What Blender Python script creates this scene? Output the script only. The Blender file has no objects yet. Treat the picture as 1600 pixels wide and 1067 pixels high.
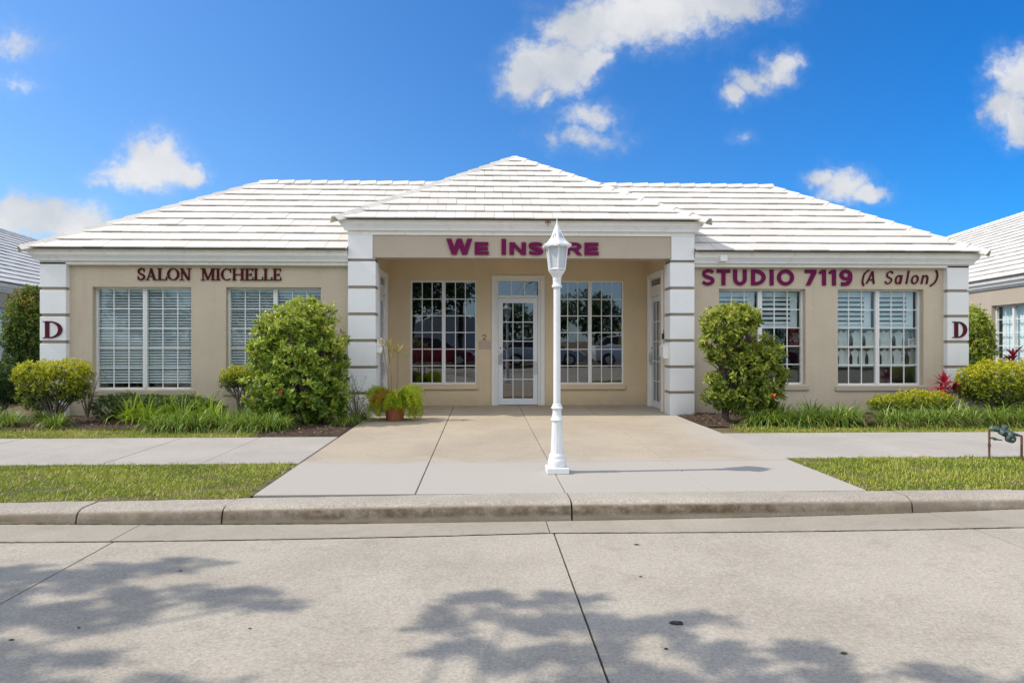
import bpy, math, random
import numpy as np
from mathutils import Vector, Matrix
R = math.radians
rnd = random.Random(7)
rng = np.random.default_rng(11)
SC = bpy.context.scene
COL = SC.collection

# ------------------------------------------------------------------ camera
FPX, CX, HY, TH, HC = 1030.0, 792.0, 530.0, 0.036, 1.30
cd = bpy.data.cameras.new('camera'); cam = bpy.data.objects.new('camera', cd); COL.objects.link(cam)
cam.location = (0, 0, HC); cam.rotation_euler = (R(90), 0, -TH)
cd.sensor_width = 36; cd.lens = 36 * FPX / 1600
cd.shift_x = (800 - CX) / 1600; cd.shift_y = -(533.5 - HY) / 1600
cd.clip_start = .05; cd.clip_end = 3000
SC.camera = cam

# ------------------------------------------------------------------ light
SUN_EL, SUN_AZ = R(48), R(3.0)          # sun stands to the left, a hair in front of the facade
SUN_STR, SKY_STR, EXPO = 2.75, 0.15, 0.55
sv = Vector((-math.cos(SUN_EL) * math.cos(SUN_AZ), -math.cos(SUN_EL) * math.sin(SUN_AZ), math.sin(SUN_EL)))
sl = bpy.data.lights.new('sun', 'SUN'); sl.energy = SUN_STR; sl.angle = R(.6); sl.color = (1, .93, .82)
so = bpy.data.objects.new('sun', sl); COL.objects.link(so); so.rotation_euler = (-sv).to_track_quat('-Z', 'Y').to_euler()
so.location = (-30, 0, 40)
SC.view_settings.view_transform = 'Standard'; SC.view_settings.look = 'None'
SC.view_settings.exposure = EXPO; SC.view_settings.gamma = 1; SC.view_settings.use_curve_mapping = False
SC.render.engine = 'CYCLES'
SC.cycles.max_bounces = 8; SC.cycles.transparent_max_bounces = 12; SC.cycles.caustics_reflective = False
SC.cycles.caustics_refractive = False; SC.cycles.sample_clamp_indirect = 6


class NT:
    """tiny node helper"""
    def __init__(s, nt): s.nt = nt; s.n = nt.nodes; s.l = nt.links
    def node(s, t, **k):
        n = s.n.new(t)
        for a, b in k.items(): setattr(n, a, b)
        return n
    def put(s, sock, v):
        if isinstance(v, bpy.types.NodeSocket): s.l.new(v, sock)
        elif v is not None: sock.default_value = v
    def math(s, op, a, b=None, c=None, clamp=False):
        n = s.node('ShaderNodeMath', operation=op, use_clamp=clamp)
        s.put(n.inputs[0], a); s.put(n.inputs[1], b); s.put(n.inputs[2], c); return n.outputs[0]
    def mix(s, f, a, b, mode='MIX'):
        n = s.node('ShaderNodeMix', data_type='RGBA', blend_type=mode)
        s.put(n.inputs[0], f); s.put(n.inputs[6], a); s.put(n.inputs[7], b); return n.outputs[2]
    def rng(s, v, a, b, c=0., d=1., smooth=False):
        n = s.node('ShaderNodeMapRange'); n.interpolation_type = 'SMOOTHSTEP' if smooth else 'LINEAR'
        s.put(n.inputs[0], v)
        for i, q in enumerate((a, b, c, d)): n.inputs[i + 1].default_value = q
        return n.outputs[0]
    def noise(s, vec, scale, detail=4, rough=.55, dist=0.):
        n = s.node('ShaderNodeTexNoise'); s.put(n.inputs['Vector'], vec)
        n.inputs['Scale'].default_value = scale; n.inputs['Detail'].default_value = detail
        n.inputs['Roughness'].default_value = rough; n.inputs['Distortion'].default_value = dist
        return n.outputs['Fac']
    def ramp(s, f, stops):
        n = s.node('ShaderNodeValToRGB'); e = n.color_ramp.elements
        while len(e) < len(stops): e.new(.5)
        for q, (p, c) in zip(e, stops): q.position = p; q.color = (*c, 1)
        s.put(n.inputs[0], f); return n.outputs[0]


def c4(c): return (c[0], c[1], c[2], 1)

# ------------------------------------------------------------------ sky (Nishita + cumulus by direction)
W = bpy.data.worlds.new('World'); SC.world = W; W.use_nodes = True
w = NT(W.node_tree); w.n.clear()
sky = w.node('ShaderNodeTexSky', sky_type='NISHITA'); sky.sun_disc = False
sky.sun_elevation = SUN_EL
sky.sun_rotation = math.atan2(sv.x, sv.y)
sky.air_density = 1.0; sky.dust_density = .35; sky.ozone_density = 3.0
hs = w.node('ShaderNodeHueSaturation'); w.put(hs.inputs['Color'], sky.outputs[0])
hs.inputs['Hue'].default_value = .5; hs.inputs['Saturation'].default_value = 1.1; hs.inputs['Value'].default_value = 1.0
tc = w.node('ShaderNodeTexCoord'); sx = w.node('ShaderNodeSeparateXYZ'); w.put(sx.inputs[0], tc.outputs['Generated'])
ady = w.math('MAXIMUM', w.math('ABSOLUTE', sx.outputs[1]), .02)
cu = w.math('DIVIDE', sx.outputs[0], ady); cv = w.math('DIVIDE', sx.outputs[2], ady)
cb0 = w.node('ShaderNodeCombineXYZ'); w.put(cb0.inputs[0], cu); w.put(cb0.inputs[1], cv)
def warp(vec, scale, amp, det):
    n = w.node('ShaderNodeTexNoise'); w.put(n.inputs['Vector'], vec); n.inputs['Scale'].default_value = scale; n.inputs['Detail'].default_value = det
    a = w.node('ShaderNodeVectorMath', operation='SUBTRACT'); w.put(a.inputs[0], n.outputs['Color']); a.inputs[1].default_value = (.5, .5, .5)
    b = w.node('ShaderNodeVectorMath', operation='SCALE'); w.put(b.inputs[0], a.outputs[0]); b.inputs['Scale'].default_value = amp
    c = w.node('ShaderNodeVectorMath', operation='ADD'); w.put(c.inputs[0], vec); w.put(c.inputs[1], b.outputs[0]); return c
cb = warp(warp(cb0.outputs[0], 13, .06, 3).outputs[0], 50, .024, 4)
n1 = w.node('ShaderNodeTexNoise'); w.put(n1.inputs['Vector'], cb0.outputs[0]); n1.inputs['Scale'].default_value = 9
n1.inputs['Detail'].default_value = 9; n1.inputs['Roughness'].default_value = .6
n3 = w.noise(cb0.outputs[0], 38, 7, .68)
# cumulus clumps: (u, v, half width, half height) in direction space
CL = [(60, 340, 95, 42), (118, 352, 60, 45), (20, 352, 55, 30), (240, 252, 62, 48), (215, 275, 85, 28), (290, 268, 34, 24), (160, 288, 30, 10, .4),
      (20, 65, 55, 26, .46), (30, 130, 34, 18, .42), (1000, 25, 150, 60), (900, 50, 70, 50), (1120, 5, 130, 36), (930, 85, 30, 26), (855, 108, 78, 50), (822, 122, 52, 40), (900, 100, 50, 34), (846, 150, 22, 18, .8),
      (920, 178, 50, 18, .44), (912, 212, 62, 18, .44), (865, 208, 16, 20, .42), (1145, 148, 27, 20, .72), (1180, 132, 44, 22, .72), (1205, 122, 30, 18, .6), (1222, 106, 32, 28, .75), (1160, 222, 16, 10, .3),
      (1316, 292, 48, 32, .9), (1350, 300, 48, 18, .8), (1280, 286, 30, 18, .75), (1590, 130, 56, 62), (1562, 172, 42, 34), (1590, 190, 44, 46), (1700, 120, 90, 80),
      (-300, 260, 160, 70), (1950, 300, 150, 60), (-700, 150, 240, 90), (2400, 160, 260, 90), (600, -260, 260, 80), (1300, -330, 200, 90)]
field = None
for q in CL:
    px, py, a, b = q[:4]; k = q[4] if len(q) > 4 else 1.
    r_, u_ = (px - CX) / FPX, (HY - py) / FPX
    dx, dy = r_ * math.cos(TH) + math.sin(TH), math.cos(TH) - r_ * math.sin(TH)
    cb2 = w.node('ShaderNodeVectorMath', operation='SUBTRACT'); w.put(cb2.inputs[0], cb.outputs[0]); cb2.inputs[1].default_value = (dx / dy, u_ / dy, 0)
    sc_ = w.node('ShaderNodeVectorMath', operation='MULTIPLY'); w.put(sc_.inputs[0], cb2.outputs[0]); sc_.inputs[1].default_value = (FPX / a, FPX / b, 1)
    ln = w.node('ShaderNodeVectorMath', operation='LENGTH'); w.put(ln.inputs[0], sc_.outputs[0])
    f = w.math('MULTIPLY_ADD', ln.outputs['Value'], -k, k)
    if field is None: field = f
    else:
        n = w.node('ShaderNodeMath', operation='SMOOTH_MAX'); w.put(n.inputs[0], field); w.put(n.inputs[1], f); n.inputs[2].default_value = .12; field = n.outputs[0]
dens = w.math('ADD', field, w.math('ADD', w.math('MULTIPLY', w.math('SUBTRACT', n1.outputs['Fac'], .5), .8), w.math('MULTIPLY', w.math('SUBTRACT', n3, .5), .95)))
mask = w.math('MULTIPLY', w.math('ADD', w.math('MULTIPLY', w.rng(dens, -.05, .62, 0, 1, True), .82), w.math('MULTIPLY', w.rng(dens, -.45, .45, 0, 1, True), .14)), .98)
cshade = w.mix(w.rng(w.noise(cb.outputs[0], 6, 5, .5), .35, .68, 0, 1, True), (2.7, 2.85, 3.05, 1), (3.9, 3.9, 3.9, 1))
# the deep polarised blue away from the sun is in the air itself
tint = w.mix(w.rng(w.math('ADD', sx.outputs[0], w.math('MULTIPLY', sx.outputs[2], .5)), -.55, .75), (.64, .77, .87, 1), (.10, .50, .83, 1))
skyc = w.mix(1., w.mix(1., hs.outputs[0], w.ramp(w.rng(sx.outputs[2], 0, .45), [(0, (.70, .72, .76)), (.4, (.80, .84, .90)), (1, (1, 1, 1))]), 'MULTIPLY'), tint, 'MULTIPLY')
wcol = w.mix(mask, skyc, cshade)
# unseen bright cloud added behind the camera to fill the shaded facade
beh = w.math('MULTIPLY', w.rng(sx.outputs[1], .12, -.25, 0, 1, True), w.math('MULTIPLY', w.rng(w.noise(tc.outputs['Generated'], 2.6, 6, .6), .30, .50, .6, 1., True), w.rng(sx.outputs[2], .12, .42, .28, 1, True)))
wcol = w.mix(beh, wcol, (6.4, 6.6, 6.9, 1))
bg = w.node('ShaderNodeBackground'); w.put(bg.inputs[0], wcol); bg.inputs[1].default_value = SKY_STR
ow = w.node('ShaderNodeOutputWorld'); w.put(ow.inputs[0], bg.outputs[0])


# ------------------------------------------------------------------ materials
def newmat(name):
    m = bpy.data.materials.new(name); m.use_nodes = True; m.node_tree.nodes.clear()
    return m, NT(m.node_tree)

def mat(name, col, rough=.7, var=.12, vscale=2.5, fine=.0, fscale=60, bump=0., bscale=40, bdist=.01, metal=0., col2=None, spec=.4, stain=0., staincol=(.2, .17, .13), sscale=1.2):
    m, t = newmat(name)
    pos = t.node('ShaderNodeNewGeometry').outputs['Position']
    base = c4(col)
    c2 = c4(col2) if col2 else c4([x * (1 - var) for x in col])
    out = t.mix(t.rng(t.noise(pos, vscale, 5, .6), .32, .68), base, c2)
    if fine:
        f = t.rng(t.noise(pos, fscale, 3, .7), .3, .7, 1 - fine, 1 + fine)
        cbn = t.node('ShaderNodeCombineXYZ')
        for i in range(3): t.put(cbn.inputs[i], f)
        out = t.mix(1., out, cbn.outputs[0], 'MULTIPLY')
    if stain:
        out = t.mix(t.math('MULTIPLY', t.rng(t.noise(pos, sscale, 6, .65, .6), .52, .75, 0, 1, True), stain), out, c4(staincol))
    p = t.node('ShaderNodeBsdfPrincipled'); t.put(p.inputs['Base Color'], out)
    p.inputs['Roughness'].default_value = rough; p.inputs['Metallic'].default_value = metal
    p.inputs['Specular IOR Level'].default_value = spec
    if bump:
        b = t.node('ShaderNodeBump'); b.inputs['Strength'].default_value = bump; b.inputs['Distance'].default_value = bdist
        t.put(b.inputs['Height'], t.noise(pos, bscale, 5, .6)); t.put(p.inputs['Normal'], b.outputs[0])
    o = t.node('ShaderNodeOutputMaterial'); t.put(o.inputs[0], p.outputs[0])
    return m

def leafmat(name, stops, rough=.45, trans=.3, tcol=None):
    m, t = newmat(name)
    g = t.node('ShaderNodeNewGeometry')
    at_ = t.node('ShaderNodeAttribute', attribute_name='age')
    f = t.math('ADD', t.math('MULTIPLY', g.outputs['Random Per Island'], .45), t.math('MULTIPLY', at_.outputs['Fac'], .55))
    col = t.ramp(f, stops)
    p = t.node('ShaderNodeBsdfPrincipled'); t.put(p.inputs['Base Color'], col); p.inputs['Roughness'].default_value = rough
    p.inputs['Specular IOR Level'].default_value = .35
    tr = t.node('ShaderNodeBsdfTranslucent'); t.put(tr.inputs[0], t.mix(.35, col, tcol or (.5, .6, .05, 1)))
    ms = t.node('ShaderNodeMixShader'); ms.inputs[0].default_value = trans
    t.put(ms.inputs[1], p.outputs[0]); t.put(ms.inputs[2], tr.outputs[0])
    o = t.node('ShaderNodeOutputMaterial'); t.put(o.inputs[0], ms.outputs[0])
    return m

def glassmat(name, ior=1.6, tint=(.8, .86, .88), refl=(1, 1, 1), wav=.02):
    m, t = newmat(name)
    pos = t.node('ShaderNodeNewGeometry').outputs['Position']
    b = t.node('ShaderNodeBump'); b.inputs['Strength'].default_value = wav; b.inputs['Distance'].default_value = .02
    t.put(b.inputs['Height'], t.noise(pos, 3.5, 2, .5))
    g = t.node('ShaderNodeNewGeometry'); dp = t.node('ShaderNodeVectorMath', operation='DOT_PRODUCT'); t.put(dp.inputs[0], g.outputs['Incoming']); t.put(dp.inputs[1], g.outputs['Normal'])
    f0 = ((ior - 1) / (ior + 1)) ** 2; sch = t.math('POWER', t.math('SUBTRACT', 1., t.math('ABSOLUTE', dp.outputs['Value'])), 5.)
    tr = t.node('ShaderNodeBsdfTransparent'); tr.inputs[0].default_value = c4(tint)
    gl = t.node('ShaderNodeBsdfGlossy'); gl.inputs[0].default_value = c4(refl); gl.inputs['Roughness'].default_value = .01
    t.put(gl.inputs['Normal'], b.outputs[0])
    ms = t.node('ShaderNodeMixShader'); t.put(ms.inputs[0], t.math('MULTIPLY_ADD', sch, 1 - f0, f0)); t.put(ms.inputs[1], tr.outputs[0]); t.put(ms.inputs[2], gl.outputs[0])
    o = t.node('ShaderNodeOutputMaterial'); t.put(o.inputs[0], ms.outputs[0])
    return m

def stuccomat(name, col, var=.10, bump=.6, bscale=24, bdist=.015, dirt=.4):
    m, t = newmat(name)
    pos = t.node('ShaderNodeNewGeometry').outputs['Position']
    out = t.mix(t.rng(t.noise(pos, 1.3, 5, .6), .3, .7), c4(col), c4([x * (1 - var) for x in col]))
    f = t.rng(t.noise(pos, 70, 3, .7), .3, .7, .95, 1.05)
    cbn = t.node('ShaderNodeCombineXYZ'); [t.put(cbn.inputs[i], f) for i in range(3)]
    out = t.mix(1., out, cbn.outputs[0], 'MULTIPLY')
    # splash dirt low on the wall and faint rain streaks
    sp = t.node('ShaderNodeSeparateXYZ'); t.put(sp.inputs[0], pos)
    low = t.math('MULTIPLY', t.rng(sp.outputs[2], .0, .3, 1, 0, True), t.noise(pos, 5, 4, .6))
    mp = t.node('ShaderNodeMapping'); t.put(mp.inputs[0], pos); mp.inputs['Scale'].default_value = (9, 9, .5)
    st = t.rng(t.noise(mp.outputs[0], 1, 4, .6), .55, .8, 0, .35, True)
    out = t.mix(t.math('MULTIPLY', t.math('MAXIMUM', low, st), dirt), out, (.16, .13, .1, 1))
    p = t.node('ShaderNodeBsdfPrincipled'); t.put(p.inputs['Base Color'], out); p.inputs['Roughness'].default_value = .85
    p.inputs['Specular IOR Level'].default_value = .25
    b = t.node('ShaderNodeBump'); b.inputs['Strength'].default_value = bump; b.inputs['Distance'].default_value = bdist
    v = t.noise(pos, bscale, 5, .62, .8); t.put(b.inputs['Height'], v); t.put(p.inputs['Normal'], b.outputs[0])
    o = t.node('ShaderNodeOutputMaterial'); t.put(o.inputs[0], p.outputs[0])
    return m

def concretemat(name, col, col2, grit=.16, gscale=210, stain=.4, staincol=(.22, .19, .15), bump=.35, vs=.9):
    m, t = newmat(name)
    pos = t.node('ShaderNodeNewGeometry').outputs['Position']
    out = t.mix(t.rng(t.noise(pos, vs, 7, .62, .4), .33, .67, 0, 1, True), c4(col), c4(col2))
    out = t.mix(t.math('MULTIPLY', t.rng(t.noise(pos, vs * 4.3, 6, .7, .8), .5, .72, 0, 1, True), stain * .5), out, c4(staincol))
    v = t.node('ShaderNodeTexVoronoi'); t.put(v.inputs['Vector'], pos); v.inputs['Scale'].default_value = gscale * .5
    spk = t.rng(v.outputs['Distance'], .0, .16, 1, 0)
    cell = t.node('ShaderNodeSeparateColor'); t.put(cell.inputs[0], v.outputs['Color'])
    spk = t.math('MULTIPLY', spk, t.rng(cell.outputs[0], .6, .7))
    out = t.mix(t.math('MULTIPLY', spk, .55), out, (.16, .13, .1, 1))
    g = t.rng(t.math('ADD', t.math('MULTIPLY', t.noise(pos, gscale * .25, 4, .8), .6), t.math('MULTIPLY', t.noise(pos, gscale * .8, 2, .8), .4)), .36, .64, 1 - grit * 1.25, 1 + grit * 1.25)
    cbn = t.node('ShaderNodeCombineXYZ'); [t.put(cbn.inputs[i], g) for i in range(3)]
    out = t.mix(1., out, cbn.outputs[0], 'MULTIPLY')
    p = t.node('ShaderNodeBsdfPrincipled'); t.put(p.inputs['Base Color'], out); p.inputs['Roughness'].default_value = .88
    p.inputs['Specular IOR Level'].default_value = .25
    b = t.node('ShaderNodeBump'); b.inputs['Strength'].default_value = bump; b.inputs['Distance'].default_value = .004
    t.put(b.inputs['Height'], t.noise(pos, gscale * .4, 4, .7)); t.put(p.inputs['Normal'], b.outputs[0])
    o = t.node('ShaderNodeOutputMaterial'); t.put(o.inputs[0], p.outputs[0])
    return m, t, p, out

STUCCO = stuccomat('stucco_tan', (.61, .52, .40))
STUCCO_IN = stuccomat('stucco_porch', (.70, .56, .37), bump=.35)
STUCCO_BEAM = stuccomat('stucco_beam', (.50, .43, .34), bump=.3, dirt=.1)
WHITEST = stuccomat('stucco_white', (.84, .85, .86), var=.06, bump=.3, dirt=.22)
GROOVE = stuccomat('groove_tan', (.34, .29, .23), bump=.2)
CORNICE = mat('cornice_paint', (.86, .88, .91), .55, .05, 3, .03, 50, stain=.25, staincol=(.45, .43, .36), sscale=6)
FASCIA = mat('fascia_cream', (.88, .86, .79), .6, .08, 4, .04, 60, stain=.3, staincol=(.42, .36, .26), sscale=9)
TILE = None
def tilemat():
    m, t = newmat('roof_tile_white')
    g = t.node('ShaderNodeNewGeometry'); pos = g.outputs['Position']
    c = t.mix(g.outputs['Random Per Island'], (.70, .665, .61, 1), (.59, .555, .51, 1))
    c = t.mix(t.math('MULTIPLY', t.rng(t.noise(pos, 2.2, 6, .7, .5), .5, .72, 0, 1, True), .35), c, (.55, .49, .43, 1))
    c = t.mix(t.math('MULTIPLY', t.rng(t.noise(pos, 30, 4, .7), .6, .75, 0, 1, True), .3), c, (.40, .35, .30, 1))
    p = t.node('ShaderNodeBsdfPrincipled'); t.put(p.inputs['Base Color'], c); p.inputs['Roughness'].default_value = .8
    b = t.node('ShaderNodeBump'); b.inputs['Strength'].default_value = .2; b.inputs['Distance'].default_value = .005
    t.put(b.inputs['Height'], t.noise(pos, 60, 4, .6)); t.put(p.inputs['Normal'], b.outputs[0])
    o = t.node('ShaderNodeOutputMaterial'); t.put(o.inputs[0], p.outputs[0]); return m
TILE = tilemat()
DECK = mat('roof_underlay', (.28, .26, .24), .9)
TRIM = mat('door_trim_paint', (.78, .76, .70), .5, .05, 5)
DOORM = mat('door_paint', (.74, .77, .79), .4, .05, 5)
FRAMEW = mat('window_frame_white', (.82, .82, .80), .45, .04, 5)
BLIND = mat('blind_slat', (.88, .89, .88), .5, .05, 4)
SHUT = mat('shutter_paint', (.84, .85, .84), .5, .04, 4)
CURT = mat('lace_curtain', (.92, .93, .90), .9, .2, 14)
GLASS = glassmat('window_glass', 1.65, (.92, .96, .97), (.9, .97, 1))
GLASSD = glassmat('porch_window_glass', 2.3, (.35, .4, .42), (1, 1, 1))
GLASSN = glassmat('neighbour_glass', 1.35, (.93, .98, 1), (.9, .97, 1))
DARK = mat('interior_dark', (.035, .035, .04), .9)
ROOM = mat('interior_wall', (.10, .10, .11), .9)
PURPLE = mat('sign_purple', (.165, .010, .075), .7, .1, 5, spec=.12)
MAROON = mat('sign_maroon', (.085, .010, .013), .7, .1, 5, spec=.12)
PLUM = mat('sign_plum', (.10, .014, .03), .7, .1, 5, spec=.12)
LAMPW = mat('lamp_white_paint', (.76, .78, .80), .35, .05, 8, .02, 90, bump=.08, bscale=70, stain=.3, staincol=(.6, .58, .52), sscale=9)
PANEL = mat('lamp_panel_frosted', (.56, .60, .64), .2, .06, 20)
RUST = mat('rusty_iron', (.32, .12, .03), .8, .5, 60, .2, 80, bump=.4, bscale=80)
COPPER = mat('copper_pipe', (.20, .105, .065), .6, .4, 12, .2, 80, metal=.3, bump=.3, bscale=60)
VERDI = mat('verdigris_bronze', (.13, .19, .17), .6, .5, 18, .3, 50, col2=(.035, .05, .05), metal=.3, bump=.6, bscale=50)
STEEL = mat('brushed_steel', (.55, .56, .58), .3, .1, 30, metal=.9)
TERRA = mat('terracotta', (.40, .135, .06), .8, .35, 6, .1, 60, bump=.3, bscale=30, stain=.5, staincol=(.5, .42, .34), sscale=4)
SOIL = mat('soil_dark', (.035, .024, .017), .95, .4, 8, .4, 90, bump=.8, bscale=60)
MULCH = mat('mulch_bed_soil', (.10, .065, .045), .95, .5, 6, .5, 70, bump=1, bscale=50, bdist=.03)
CHIP = None
CABLE = mat('plaque_beige', (.50, .40, .32), .6, .1, 30)
PLAST = mat('mailbox_white', (.80, .80, .78), .45, .05, 10)
BLACKP = mat('black_plastic', (.03, .03, .03), .4)
BARK = mat('bark', (.12, .09, .065), .95, .5, 12, .3, 60, bump=1, bscale=30, bdist=.03)
TWIG = mat('twig_grey', (.20, .17, .13), .95, .4, 12)
CANE = mat('cane_stem_tan', (.30, .24, .16), .9, .4, 14)
GROUNDG = mat('ground_turf_soil', (.085, .075, .035), .95, .5, 5, .4, 60, col2=(.17, .12, .065), bump=.8, bscale=60)
ORANGE = mat('old_leaf_orange', (.65, .13, .02), .6, .3, 30)
REDSIGN = mat('red_sign', (.55, .015, .03), .5, .1, 20)
WHITEP = mat('white_print', (.8, .8, .78), .6, .05, 20)
BUST = mat('display_card', (.90, .87, .80), .6, .1, 12)

ROADM, _t, _p, _o = concretemat('road_concrete', (.42, .375, .308), (.36, .32, .26), grit=.24, stain=.6)
WALKM, _t, _p, _o = concretemat('walk_concrete', (.42, .385, .345), (.365, .335, .30), grit=.16, stain=.35)
# entry pad: exposed tan aggregate towards the building, plain grey by the street
PADM, t_, p_, o_ = concretemat('pad_concrete', (.425, .36, .275), (.37, .31, .24), grit=.24, stain=.45)
_pos = t_.node('ShaderNodeNewGeometry').outputs['Position']; _s = t_.node('ShaderNodeSeparateXYZ'); t_.put(_s.inputs[0], _pos)
_edge = t_.math('ADD', _s.outputs[1], t_.math('MULTIPLY', t_.noise(_pos, 2.2, 4, .6), .9))
_rx = t_.math('ADD', _s.outputs[0], t_.math('MULTIPLY', t_.noise(_pos, 1.7, 4, .6), .8))
_m = t_.math('MINIMUM', t_.rng(_edge, 7.25, 7.75, 0, 1, True), t_.rng(_rx, 2.9, 3.6, 1, .2, True))
t_.put(p_.inputs['Base Color'], t_.mix(_m, (.415, .38, .335, 1), o_)) 
GUTM, _t, _p, _o = concretemat('gutter_concrete', (.375, .335, .272), (.31, .275, .22), grit=.12, stain=.6)
# kerb: brown tyre and water stain along the face, over painted-in face shade
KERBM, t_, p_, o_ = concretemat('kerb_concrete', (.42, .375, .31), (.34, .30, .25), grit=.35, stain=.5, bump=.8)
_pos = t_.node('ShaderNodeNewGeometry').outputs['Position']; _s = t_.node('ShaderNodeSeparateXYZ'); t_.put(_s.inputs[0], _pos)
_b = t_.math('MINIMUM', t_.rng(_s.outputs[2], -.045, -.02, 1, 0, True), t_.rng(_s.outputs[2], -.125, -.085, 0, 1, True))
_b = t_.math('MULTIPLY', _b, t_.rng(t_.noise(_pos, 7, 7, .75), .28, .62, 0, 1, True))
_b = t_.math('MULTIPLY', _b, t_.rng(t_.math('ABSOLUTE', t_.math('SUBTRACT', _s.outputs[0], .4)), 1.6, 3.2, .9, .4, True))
_f = t_.math('MULTIPLY', t_.rng(_s.outputs[2], -.035, -.015, 1, 0, True), t_.rng(t_.noise(_pos, 3, 6, .7), .25, .65, .35, .95, True))  # shade of the front face, put into the colour below the nose
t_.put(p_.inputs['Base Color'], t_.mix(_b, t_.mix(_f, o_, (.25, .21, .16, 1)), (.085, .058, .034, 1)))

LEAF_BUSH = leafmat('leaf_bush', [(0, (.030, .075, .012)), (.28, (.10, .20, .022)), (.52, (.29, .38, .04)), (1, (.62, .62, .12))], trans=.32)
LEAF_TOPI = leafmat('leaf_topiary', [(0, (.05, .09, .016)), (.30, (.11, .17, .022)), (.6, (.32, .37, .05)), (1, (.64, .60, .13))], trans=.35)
LEAF_GOLD = leafmat('leaf_golden', [(0, (.030, .06, .010)), (.35, (.10, .16, .015)), (.6, (.38, .40, .018)), (1, (.72, .64, .025))], trans=.35)
LEAF_DARK = leafmat('leaf_dark_hedge', [(0, (.010, .030, .008)), (.5, (.025, .07, .014)), (1, (.07, .15, .022))], trans=.2)
LEAF_PHOT = leafmat('leaf_russet', [(0, (.018, .045, .010)), (.45, (.05, .11, .018)), (.75, (.16, .24, .03)), (.92, (.36, .26, .04)), (1, (.42, .12, .03))], trans=.25)
LEAF_OAK = leafmat('leaf_oak', [(0, (.02, .05, .010)), (1, (.08, .13, .02))], trans=.2)
LEAF_RED = leafmat('leaf_red_ti', [(0, (.10, .006, .018)), (.5, (.36, .012, .035)), (1, (.62, .05, .07))], trans=.35, tcol=(.9, .05, .08, 1))
LEAF_FERN = leafmat('leaf_fern', [(0, (.08, .17, .012)), (.4, (.28, .40, .02)), (1, (.70, .72, .05))], trans=.45)
LEAF_FERNO = leafmat('leaf_fern_dry', [(0, (.30, .25, .03)), (1, (.60, .28, .05))], trans=.35, tcol=(.8, .4, .1, 1))
BLADE = leafmat('blade_liriope', [(0, (.015, .045, .010)), (.30, (.05, .13, .016)), (.6, (.20, .32, .04)), (1, (.52, .55, .16))], trans=.25)
BLADE_Y = leafmat('blade_yellow_green', [(0, (.07, .15, .012)), (.5, (.20, .33, .02)), (1, (.45, .52, .04))], trans=.35)
BLADE_DRY = leafmat('blade_dry', [(0, (.16, .10, .04)), (.5, (.32, .22, .08)), (1, (.45, .36, .16))], trans=.2, tcol=(.5, .35, .1, 1))
TURF = leafmat('turf_blades', [(0, (.08, .14, .012)), (.28, (.20, .28, .02)), (.52, (.38, .42, .04)), (.75, (.46, .42, .13)), (1, (.46, .34, .18))], trans=.25)
CANELEAF = leafmat('leaf_dracaena', [(0, (.25, .14, .06)), (.5, (.30, .24, .06)), (1, (.36, .42, .08))], trans=.35)
CHIP = leafmat('mulch_chips', [(0, (.05, .030, .02)), (.5, (.14, .085, .055)), (1, (.33, .24, .17))], trans=.0)


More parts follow.
